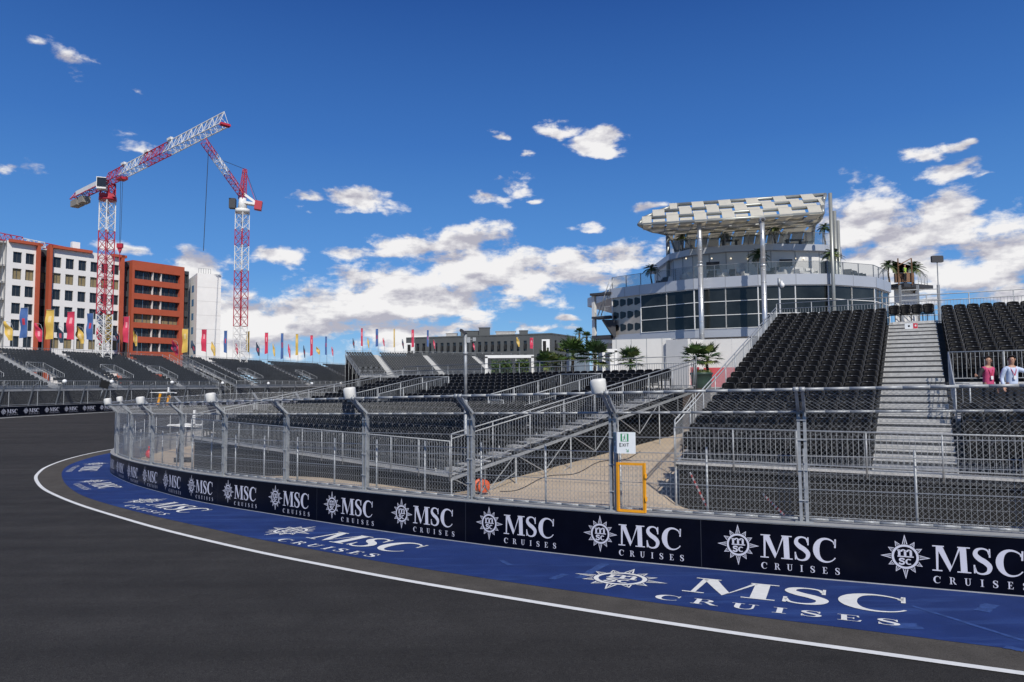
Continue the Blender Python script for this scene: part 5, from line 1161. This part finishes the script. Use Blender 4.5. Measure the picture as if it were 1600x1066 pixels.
# white cabins and red counter at the foot of the pavilion
cab_w = mat('cabin_white', (.62, .61, .58), .6, 0, .07, .8); red_c = mat('counter_red', (.52, .07, .08), .6, 0, .12, 1.5)
for (x0, x1, y0, Y, m, nm, lb) in ((963, 1055, 531, 56, cab_w, 'event_cabin', 'low white event cabin below the left part of the pavilion'), (1057, 1092, 531, 54, cab_w, 'event_cabin', 'narrow white cabin behind the potted palms'), (1093, 1180, 531, 55, cab_w, 'event_cabin', 'white cabin with red base behind the near grandstand railing')):
    a, b = at(x0, y0, Y), at(x1, y0, Y-1.5); t = thing(nm, lb, 'cabin', ((a.x+b.x)/2, (a.y+b.y)/2, ZTER)); ha = a.z-ZTER
    mb = MB(); mb.bar((a.x, a.y+1, ZTER+ha/2), (b.x, b.y+1, ZTER+ha/2), 2.0, ha); mb.build('wall', m, t, True)
    mb = MB(); d_ = Vector((b.x-a.x, b.y-a.y, 0)).normalized(); nn = Vector((d_.y, -d_.x, 0))*.02; w_ = (b-a).length
    for k in range(int(w_/1.2)+1): p = Vector((a.x, a.y, 0))+d_*min(w_, 1.2*k)+nn; mb.bar((p.x, p.y, ZTER), (p.x, p.y, a.z+.05), .09, .06)
    for z in (ZTER+ha*.55, a.z-.02): mb.bar((a.x+nn.x, a.y+nn.y, z), (b.x+nn.x, b.y+nn.y, z), .06, .06)
    mb.build('frame', M['steel'], t, True)
    if x0 > 1000: mb = MB(); o_ = nn*2.5; mb.bar((a.x+o_.x, a.y+o_.y, ZTER+.75), (b.x+o_.x, b.y+o_.y, ZTER+.75), .04, 1.5); mb.build('red_panel', red_c, t, True)
a, b = at(905-16, 550, 52), at(905+16, 550, 52); t = thing('container', 'grey blue container box behind the palm trunk and rear railing', 'container', ((a.x+b.x)/2, 52, ZTER))
hb = a.z-ZTER; mb = MB(); mb.box((0, 1.2, hb/2), (b.x-a.x, 2.4, hb)); [mb.box(((k-4.5)*(b.x-a.x)/10, -.02, hb/2), (.05, .06, hb-.1)) for k in range(10)]; mb.build('body', mat('container_blue', (.17, .22, .28), .6, 0, .08, 1), t)
mb = MB(); mb.box((0, 1.2, hb+.03), (b.x-a.x+.1, 2.5, .06)); mb.build('lid', M['steel'], t)
for (x0, x1, y0, Y, lb) in ((760, 832, 557.5, 53, 'white post frame around a green hedge left of the palms'), (943, 962, 548, 50, 'white doorway frame between the palms and the cabin')):
    a, b = at(x0, y0, Y), at(x1, y0, Y); t = thing('white_frame', lb, 'frame', ((a.x+b.x)/2, Y, ZTER)); h = a.z-ZTER
    mb = MB(); w2 = (b.x-a.x)/2
    for s in (-1, 1): mb.box((s*w2, 0, h/2), (.2, .2, h))
    mb.box((0, 0, h), (2*w2+.2, .2, .22)); mb.box((w2*.35, .1, h*.45), (.3, .2, h*.9)); mb.build('frame', M['white'], t)
    mb = MB(); mb.box((-w2*.3, .6, .5), (w2*1.1, .6, 1.0)); mb.build('planter_wall', pan_w, t)
# ------------------------------------------------------------------ palms, hedge, planter
leaf = [mat('palm_leaf_dark', (.022, .050, .014), .55, 0, .3, 3), mat('palm_leaf_mid', (.055, .105, .022), .5, 0, .3, 3), mat('palm_leaf_yellow', (.12, .15, .035), .55, 0, .3, 3)]
bark = mat('palm_bark', (.13, .095, .06), .9, 0, .3, 8, .4, 20)
def palm(q, hT, Rl, lab, fan=True, nf=26, grp='palms around the pavilion', seed=1, tr=.12, droop=1., trunks=((0, 0),)):
    rn = random.Random(seed); t = thing('palm_tree', lab, 'palm', q, 0, grp)
    for (tx, ty) in trunks:
        mb = MB(); n = 8; pts = [(tx+.05*math.sin(k), ty, hT*k/n) for k in range(n+1)]
        for k in range(n): mb.tube(pts[k], pts[k+1], tr*(1.25-.5*k/n), 8, r2=tr*(1.1-.5*k/n))
        for k in range(24): a = rn.random()*6.28; z = hT*(.35+.65*rn.random()); mb.add([(tx+tr*.9*math.cos(a-.25), ty+tr*.9*math.sin(a-.25), z), (tx+tr*.9*math.cos(a+.25), ty+tr*.9*math.sin(a+.25), z), (tx+tr*1.8*math.cos(a), ty+tr*1.8*math.sin(a), z+.22)], [(0, 1, 2)])
        mb.build('trunk', bark, t)
        mb = MB()
        for i in range(nf):
            az_ = 2.4*i+rn.uniform(-.3, .3); e = R(80)-R(105)*((i+.5)/nf)*droop+rn.uniform(-.12, .12); mi = 0 if rn.random() < .45 else (1 if rn.random() < .75 else 2)
            if i > nf*.85: mi = 2 if rn.random() < .5 else 0
            d = Vector((math.cos(az_)*math.cos(e), math.sin(az_)*math.cos(e), math.sin(e))); sd_ = Vector((-math.sin(az_), math.cos(az_), 0)); up = sd_.cross(d)*-1; up = d.cross(sd_)
            c0 = Vector((tx, ty, hT))
            if fan:
                L1 = Rl*rn.uniform(.35, .5); hub = c0+d*L1; mb.bar(c0, hub, .03, .02, mi); nb = 15
                for k in range(nb):
                    a = R(-80+160*k/(nb-1)); bd = (d*math.cos(a)+sd_*math.sin(a)).normalized(); l = Rl*.62*(.72+.28*math.cos(a))*rn.uniform(.85, 1.1)
                    w = .085*Rl; pr = bd.cross(up).normalized()*w*.5
                    tipz = Vector((0, 0, -.18*l*rn.random())); mid = hub+bd*l*.55+up*.04
                    mb.add([hub, mid-pr, hub+bd*l+tipz, mid+pr], [(0, 1, 2, 3)], mi)
            else:
                m = 9; pts = []
                for k in range(m+1):
                    u = k/m; p = c0+d*(Rl*u)+Vector((0, 0, -.55*Rl*u*u*droop)); pts.append(p)
                for k in range(m): mb.bar(pts[k], pts[k+1], .022, .015, mi)
                for k in range(1, m*2+1):
                    u = k/(m*2); j = min(int(u*m), m-1); p = pts[j].lerp(pts[j+1], u*m-j); dr = (pts[j+1]-pts[j]).normalized(); l = Rl*.36*math.sin(math.pi*min(1, .18+.82*u))+.04
                    for s in (-1, 1):
                        bd = (sd_*s*.85+dr*.6+Vector((0, 0, -.25))).normalized(); w = dr*.035*Rl*.6; mb.add([p-w, p+bd*l*.5-w*.9+Vector((0, 0, .02)), p+bd*l, p+w], [(0, 1, 2, 3)], mi)
        mb.build('crown', leaf, t)
    return t
pl = [(853, 592, 50, 1.75, 1.1, 'low bushy palm behind the left part of the rear railing'), (895, 592, 48, 2.25, 1.45, 'large fan palm in front of the grey blue container'), (930, 592, 47, 2.05, 1.45, 'fan palm right of the grey blue container'), (985, 592, 45, 1.75, 1.1, 'fan palm in front of the white event cabin')]
for i, (px, py, Y, h, r, lb) in enumerate(pl): q = at(px, 560, Y); palm((q.x, q.y, ZTER), h, r, lb, True, 24, seed=i+3)
q = at(869, 560, 50.5); palm((q.x, q.y, ZTER), 1.7, .95, 'dark small palm right of the low bushy palm', True, 20, seed=21)
q = at(1096, 590, 37.5); pot = thing('planter', 'large dark green round planter holding two palms beside the near stand', 'planter', (q.x, q.y, ZTER-.1))
mb = MB(); 
prof = [(.40, 0), (.46, .05), (.52, .5), (.56, .86), (.60, .88), (.60, .98), (.53, .98), (.52, .9)]
vs = [(r*math.cos(2*math.pi*i/20), r*math.sin(2*math.pi*i/20), z) for r, z in prof for i in range(20)]
mb.add(vs, [(j*20+i, j*20+(i+1) % 20, (j+1)*20+(i+1) % 20, (j+1)*20+i) for j in range(len(prof)-1) for i in range(20)], 0, True); mb.build('pot', mat('planter_green', (.030, .060, .048), .45, 0, .12, 2), pot)
mb = MB(); mb.prism([(.53*math.cos(2*math.pi*i/16), .53*math.sin(2*math.pi*i/16)) for i in range(16)], .85, .9); mb.build('soil', bark, pot)
palm((q.x-.02, q.y, ZTER+.78), .85, .98, 'pair of fan palms growing in the large green planter', True, 17, seed=9, tr=.07, trunks=((-.30, 0), (.36, .05)))
rn = random.Random(4); mb = MB()
for k in range(500): a = rn.random()*6.28; r_ = .5*math.sqrt(rn.random()); h = .10+.22*rn.random(); x, y = r_*math.cos(a), r_*math.sin(a); mb.add([(x-.02, y, .9), (x+.02, y, .9), (x+rn.uniform(-.1, .1), y+rn.uniform(-.1, .1), .9+h)], [(0, 1, 2)], rn.choice((1, 2)))
tag(mb.build('ground_plants', leaf), 'yellow green grass tuft filling the rim of the large planter', 'plant'); bpy.data.objects['ground_plants'].location = pot.location
for i, (px, py, Y, h, r, lb, z) in enumerate(((1017, 402, 65.5, 1.75, .95, 'dark palm at the left end of the lower terrace', Z3), (1184, 389, 60.6, 2.1, 1.15, 'palm on the lower terrace behind the right polished column', Z3), (1299, 389, 60.5, 2.1, 1.1, 'palm on the lower terrace in front of the right canopy posts', Z3),
    (1066, 375, 67, 1.6, .8, 'palm at the left end of the upper deck', 12.42), (1132, 372, 65.2, 1.3, .7, 'small dark palm in the middle of the upper deck', 12.42), (1210, 362, 64.6, 1.9, .9, 'palm under the canopy in the right half of the upper deck', 12.42), (1288, 362, 64.5, 1.9, .8, 'dark palm at the right end of the upper deck', 12.42))):
    q = at(px, py, Y); palm((q.x, q.y, z), h, r, lb, False, 22, seed=30+i, tr=.07)
for i, (px, py, Y, h, r, lb) in enumerate(((1388, 414, 67, 2.0, 1.0, 'palm at the right end of the lower terrace glass'), (1426.5, 418, 70, 2.6, 1.35, 'palm on the rear service deck right of the pavilion'))):
    q = at(px, py, Y); palm((q.x, q.y, q.z-h), h, r, lb, False, 24, seed=50+i, tr=.08)
for i, (px, py, Y) in enumerate(((905, 520, 190), (916.5, 526, 190))):
    q = at(px, py, Y); palm((q.x, q.y, ZTER), q.z-ZTER, 1.7, ('tall', 'short')[i]+' distant dark palm beside the left end of the pavilion', True, 22, seed=60+i, tr=.35)
rn = random.Random(8)
def hedge(x0, x1, y0, Y, lab):
    a, b = at(x0, y0, Y), at(x1, y0, Y); t = thing('hedge', lab, 'hedge', ((a.x+b.x)/2, Y, ZTER)); H_ = a.z-ZTER; w2 = (b.x-a.x)/2; mb = MB()
    for k in range(1500):
        x, y, z = rn.uniform(-w2, w2), rn.uniform(-.5, .5), rn.uniform(.1, H_)*(.85+.15*math.sin(3*rn.random())); d = Vector((rn.gauss(0, 1), rn.gauss(0, 1), rn.gauss(0, 1))).normalized(); e = d.orthogonal().normalized()*.08; f_ = d.cross(e); mb.add([Vector((x, y, z))-e-f_, Vector((x, y, z))+e-f_*.5, Vector((x, y, z))+e*.4+f_*1.4], [(0, 1, 2)], rn.choice((0, 0, 1, 1, 2)))
    mb.build('foliage', leaf, t); mb = MB(); [mb.tube((x, 0, 0), (x, 0, H_*.6), .04, 5) for x in (-w2*.6, 0, w2*.6)]; mb.build('stems', bark, t)
hedge(768, 800, 563, 52, 'green hedge inside the white post frame'); hedge(806, 826, 562, 52.4, 'small green bush at the right post of the white frame')
# ------------------------------------------------------------------ poles
q = at(727.5, 600, 23.5); t = thing('light_mast', 'slim grey light mast with black floodlight in front of the middle seats', 'light mast', (q.x, q.y, GI(q.x, q.y)))
zt_ = ray(727, 523).z*23.5-t.location.z
mb = MB(); mb.tube((0, 0, 0), (0, 0, zt_*.55), .062, 10); mb.tube((0, 0, zt_*.55), (0, 0, zt_), .055, 10); mb.tube((0, 0, zt_*.86), (0, 0, zt_*.88), .075, 10); mb.build('pole', M['steel'], t)
mb = MB(); mb.bar((-.16, .02, zt_+.17), (.02, -.02, zt_+.02), .18, .07); mb.tube((0, 0, zt_), (0, 0, zt_+.08), .03, 6); mb.build('floodlight', dark_s, t)
mb = MB(); mb.box((.10, 0, zt_-.18), (.12, .12, .18)); mb.box((.30, .02, zt_-.16), (.10, .12, .12)); mb.tube((0, 0, zt_-.16), (.35, .02, zt_-.16), .012, 5); mb.build('control_box', M['steel'], t)
q = at(1467, 470, 46); t = thing('screen_pole', 'dark rounded panel on a thin pole behind the right grandstand', 'pole', (q.x, q.y, ZTER))
za = ray(1467, 405).z*46-ZTER; mb = MB(); mb.tube((0, 0, 0), (0, 0, za), .035, 6); mb.build('pole', M['steel_dark'], t)
mb = MB(); w, h, r_ = .38, .22, .07; pts = []
for cx_, cz_, a0 in ((w-r_, h-r_, 0), (-w+r_, h-r_, 90), (-w+r_, -h+r_, 180), (w-r_, -h+r_, 270)): pts += [(cx_+r_*math.cos(R(a0+30*k)), cz_+r_*math.sin(R(a0+30*k))) for k in range(4)]
m_ = len(pts); mb.add([(x, -.08, za+z) for x, z in pts]+[(x, .08, za+z) for x, z in pts], [tuple(range(m_)), tuple(range(2*m_-1, m_-1, -1))]+[((i+1) % m_, i, m_+i, m_+(i+1) % m_) for i in range(m_)]); mb.build('panel', dark_s, t)
q = at(1218.5, 475, 37.6); t = thing('camera_pole', 'grey pole with white dome camera at the top corner of the right grandstand', 'camera', (q.x, q.y, 1.0))
za = ray(1218, 438).z*37.6-1.0; mb = MB(); mb.tube((0, 0, 0), (0, 0, za), .05, 8); mb.tube((0, 0, za-.35), (0, 0, za+.12), .09, 10); mb.build('pole', M['steel'], t); mb = MB(); mb.ball((.12, -.1, za-.28), .12, 1, 1, 1.2); mb.box((.10, -.05, za-.1), (.1, .1, .12)); mb.build('dome', M['white'], t)
# cable reel, cable lying on the path, caution tape
q = at(753, 775, 21.0); t = thing('cable_reel', 'orange cable reel on the gravel beside the middle grandstand steps', 'cable reel', (q.x, q.y, GI(q.x, q.y)+.0), .5)
org = mat('reel_orange', (.62, .09, .015), .5, 0, .1, 6)
for s in (-1, 1):
    mb = MB(); n = 18; vs = []
    for (y, r_) in ((s*.12, .05), (s*.12, .19), (s*.15, .20), (s*.17, .17), (s*.17, .05)): vs += [(r_*math.cos(2*math.pi*i/n), y, .26+r_*math.sin(2*math.pi*i/n)) for i in range(n)]
    mb.add(vs, [(j*n+i, j*n+(i+1) % n, (j+1)*n+(i+1) % n, (j+1)*n+i) for j in range(4) for i in range(n)], 0, True); mb.build('flange', org, t)
mb = MB(); mb.tube((0, -.12, .26), (0, .12, .26), .13, 12); mb.build('cable_drum', dark_s, t)
mb = MB(); 
for s in (-1, 1): mb.path([(-.18, s*.2, .02), (0, s*.2, .28), (.18, s*.2, .02), (-.18, s*.2, .02)], .014, 5)
mb.tube((-.02, -.2, .50), (-.02, .2, .50), .014, 5); mb.tube((0, -.2, .28), (-.02, -.2, .5), .014, 5); mb.tube((0, .2, .28), (-.02, .2, .5), .014, 5); mb.build('stand_frame', M['steel_dark'], t)
mb = MB(); pts = []
for k in range(31): x = -.4+5.2*k/30; y = 21.5+5.4*k/30-.35*math.sin(k*.55)-.5*k/30; pts.append((x, y, GI(x, y)+.035))
mb.path(pts, .012, 5); tag(mb.build('power_cable', M['black']), 'black power cable lying along the gravel path', 'cable')
tape_w = mat('tape_white', (.7, .68, .66), .6, 0, .05); tape_r = mat('tape_red', (.6, .06, .05), .6, 0, .05)
for i, (xa, ya, xb, yb, Y) in enumerate(((1078, 738, 1108, 800, 17.2), (1192, 772, 1226, 806, 15.9))):
    a, b = at(xa, ya, Y), at(xb, yb, Y-.5); mb = MB()
    for k in range(14): p, r_ = a.lerp(b, k/14), a.lerp(b, (k+1)/14); mb.bar(p, r_, .006, .045, k % 2)
    tag(mb.build('caution_tape', [tape_w, tape_r]), ('longer', 'shorter')[i]+' red and white caution tape hanging behind the '+('left', 'middle')[i]+' mesh panel', 'tape')
# ------------------------------------------------------------------ people
skin_m = mat('skin', (.42, .23, .155), .55, 0, .06, 10); hair_m = mat('dark_hair', (.015, .011, .009), .7, 0, .2, 30)
def skinmesh(name, J, E_, m, parent, root=0, sub=2):
    me = bpy.data.meshes.new(name); me.from_pydata([j[0] for j in J], E_, []); me.materials.append(m); o = bpy.data.objects.new(name, me); C.objects.link(o); o.parent = parent
    md = o.modifiers.new('skin', 'SKIN'); md.use_smooth_shade = True
    if not me.skin_vertices: 
        bpy.context.view_layer.update()
    sv = me.skin_vertices[0].data
    for i, j in enumerate(J): r = j[1]; sv[i].radius = r if isinstance(r, tuple) else (r, r); sv[i].use_root = (i == root)
    s = o.modifiers.new('sub', 'SUBSURF'); s.levels = sub; s.render_levels = sub
    return o
def person(q, rz, lab, shirt, sleeve, trousers, Rarm, Larm, headturn=0., hair=True, shortsl=False):
    """standing figure facing local -y; Rarm/Larm = (elbow, wrist) positions; local x = the figure's left"""
    t = thing('person', lab, 'person', q, rz)
    J = [((0, 0, .95), (.15, .11)), ((0, 0, 1.12), (.135, .095)), ((0, -.01, 1.30), (.155, .105)), ((0, 0, 1.43), (.10, .08)), ((0, -.005, 1.50), .055), ((0, -.02, 1.575), (.07, .08)), ((0, -.025, 1.66), (.078, .095)), ((0, -.01, 1.735), (.055, .07))]
    E_ = [(i, i+1) for i in range(7)]
    def add(p, r, par): J.append((p, r)); E_.append((par, len(J)-1)); return len(J)-1
    hands = []
    for s, (el_, wr) in ((-1, Rarm), (1, Larm)):
        sh = add((s*.175, 0, 1.40), (.06, .06), 3); e = add(el_, .042, sh); w = add(wr, (.030, .026), e); d = (Vector(wr)-Vector(el_)).normalized(); p = Vector(wr)+d*.07; h = add(tuple(p), (.038, .022), w)
        side = d.cross(Vector((0, 1, .2))).normalized(); cu = Vector((0, -1, -.2)).normalized()
        for k, ln in enumerate((.070, .080, .076, .060)):
            b = p+side*(.016*(k-1.5))+d*.03; f1 = add(tuple(b), .0095, h); f2 = add(tuple(b+d*ln*.5+cu*.006), .0088, f1); add(tuple(b+d*ln*.85+cu*.022), .0075, f2)
        tb = add(tuple(Vector(wr)+d*.03+side*.034+cu*.01), .0105, w); add(tuple(Vector(wr)+d*.075+side*.052+cu*.02), .0088, tb)
    for s in (-1, 1):
        a = add((s*.09, 0, .88), (.085, .09), 0); b = add((s*.10, -.01, .50), (.058, .062), a); c = add((s*.105, .015, .10), (.040, .042), b); add((s*.11, -.11, .045), (.042, .032), c)
    skinmesh('body', J, E_, skin_m, t)
    S = [((0, 0, .93), (.175, .135)), ((0, 0, 1.10), (.160, .118)), ((0, -.01, 1.30), (.185, .128)), ((0, 0, 1.425), (.150, .105)), ((0, -.002, 1.478), (.085, .078)), ((.13, 0, 1.405), (.088, .085)), ((-.13, 0, 1.405), (.088, .085)), ((.19, 0, 1.385), (.076, .076)), ((-.19, 0, 1.385), (.076, .076))]; SE = [(0, 1), (1, 2), (2, 3), (3, 4), (3, 5), (3, 6), (5, 7), (6, 8)]
    skinmesh('shirt', S, SE, shirt, t, 1)
    for s, (el_, wr) in ((-1, Rarm), (1, Larm)):
        a = Vector((s*.13, 0, 1.385)); b = Vector((s*.19, 0, 1.385)); e = Vector(el_); w = Vector(wr)
        if shortsl: P_ = [(a, .085), (b, .078), (b.lerp(e, .5), .07), (b.lerp(e, .85), .07)]
        else: P_ = [(a, .085), (b, .076), (e, .058), (e.lerp(w, .88), .042)]
        skinmesh('sleeve', [(tuple(p), r) for p, r in P_], [(0, 1), (1, 2), (2, 3)], sleeve, t, 0)
    T_ = [((0, 0, .97), (.165, .125)), ((0, 0, .88), (.165, .125))]; TE = [(0, 1)]
    for s in (-1, 1):
        i = len(T_); T_ += [((s*.095, 0, .78), (.092, .098)), ((s*.10, -.01, .50), (.072, .076)), ((s*.105, .012, .10), (.058, .06))]; TE += [(1, i), (i, i+1), (i+1, i+2)]
    skinmesh('trousers', T_, TE, trousers, t, 0)
    for s in (-1, 1): mb = MB(); mb.ball((s*.11, -.05, .045), .05, 1, 2.7, .95, 10, 7); mb.build('shoe', dark_s, t)
    hd = Vector((0, -.025, 1.665)); rot = Matrix.Rotation(headturn, 3, 'Z')
    def hp(x, y, z): v = rot @ Vector((x, y, z)); return tuple(hd+v)
    mb = MB()
    if hair:
        nu, nv = 14, 6; vs = []
        for j in range(nv+1):
            for i in range(nu):
                a = 2*math.pi*i/nu; ph = R(90)-R(92)*j/nv*(1.0 if math.sin(a) > -.3 else .55); vs.append(hp(.092*math.cos(a)*math.cos(ph), .108*math.sin(a)*math.cos(ph)+.006, .03+.098*math.sin(ph)))
        mb.add(vs, [(j*nu+i, j*nu+(i+1) % nu, (j+1)*nu+(i+1) % nu, (j+1)*nu+i) for j in range(nv) for i in range(nu)], 0, True)
    mb.build('hair', hair_m, t)
    for s in (-1, 1):
        mb = MB(); mb.ball(hp(s*.033, -.093, .0), .011, 1.2, .6, .7, 7, 5); mb.build('eye', dark_s, t)
        mb = MB(); mb.ball(hp(s*.085, .0, -.005), .026, .45, .8, 1.25, 8, 6); mb.build('ear', skin_m, t)
    mb = MB(); mb.add([hp(-.014, -.095, -.035), hp(.014, -.095, -.035), hp(0, -.122, -.03), hp(0, -.096, .015)], [(0, 1, 2), (0, 2, 3), (2, 1, 3)]); mb.build('nose', skin_m, t)
    mb = MB(); mb.box(hp(0, -.092, -.06), (.045, .012, .010), headturn); mb.build('mouth', mat('lips', (.30, .10, .08), .6, 0, .0), t)
    return t
ZL = RO[2]+RH+1.2+.0
def rpt(x, y, z): c, s = math.cos(-RA), math.sin(-RA); return (RO[0]+x*c-y*s, RO[1]+x*s+y*c, z)
maroon = mat('shirt_maroon', (.50, .06, .16), .8, 0, .1, 10); blk_s = mat('sleeve_black', (.012, .012, .014), .8, 0, .1, 10); sky_s = mat('shirt_pale_blue', (.50, .58, .74), .8, 0, .05, 10); lany = mat('lanyard_red', (.60, .05, .10), .6, 0, .05); badge = mat('badge_white', (.75, .75, .75), .5, 0, .05)
def lanyard(t):
    mb = MB(); mb.path([(-.075, -.06, 1.45), (-.06, -.125, 1.36), (0, -.15, 1.20)], .009, 5); mb.path([(.075, -.06, 1.45), (.06, -.125, 1.36), (0, -.15, 1.20)], .009, 5); mb.build('lanyard', lany, t); mb = MB(); mb.box((0, -.155, 1.15), (.07, .008, .10)); mb.build('badge', badge, t)
v = at(1544, 590, 20.3); p1 = person((v.x, v.y, ZL), R(4), 'man in maroon shirt with black sleeves and lanyard standing in the stand gangway', maroon, blk_s, blk_s, ((-.34, -.06, 1.17), (-.53, -.22, 1.22)), ((.27, .02, 1.13), (.26, -.03, .87)), .35); lanyard(p1)
v = at(1581, 590, 20.0); p2 = person((v.x, v.y, ZL), R(-6), 'man in pale blue shirt with one arm stretched out at the right edge', sky_s, sky_s, blk_s, ((-.25, .05, 1.13), (-.27, -.08, .90)), ((.42, .0, 1.30), (.66, -.04, 1.20)), -.6); lanyard(p2)
v = at(1414, 432, 67.3); p3 = person((v.x, v.y, q0.z+.2), R(20), 'worker in a lime green vest on the rear deck beside the pavilion palms', mat('vest_lime', (.30, .50, .05), .7, 0, .05), blk_s, blk_s, ((-.26, -.05, 1.15), (-.2, -.25, 1.0)), ((.26, -.05, 1.15), (.2, -.25, 1.0)))
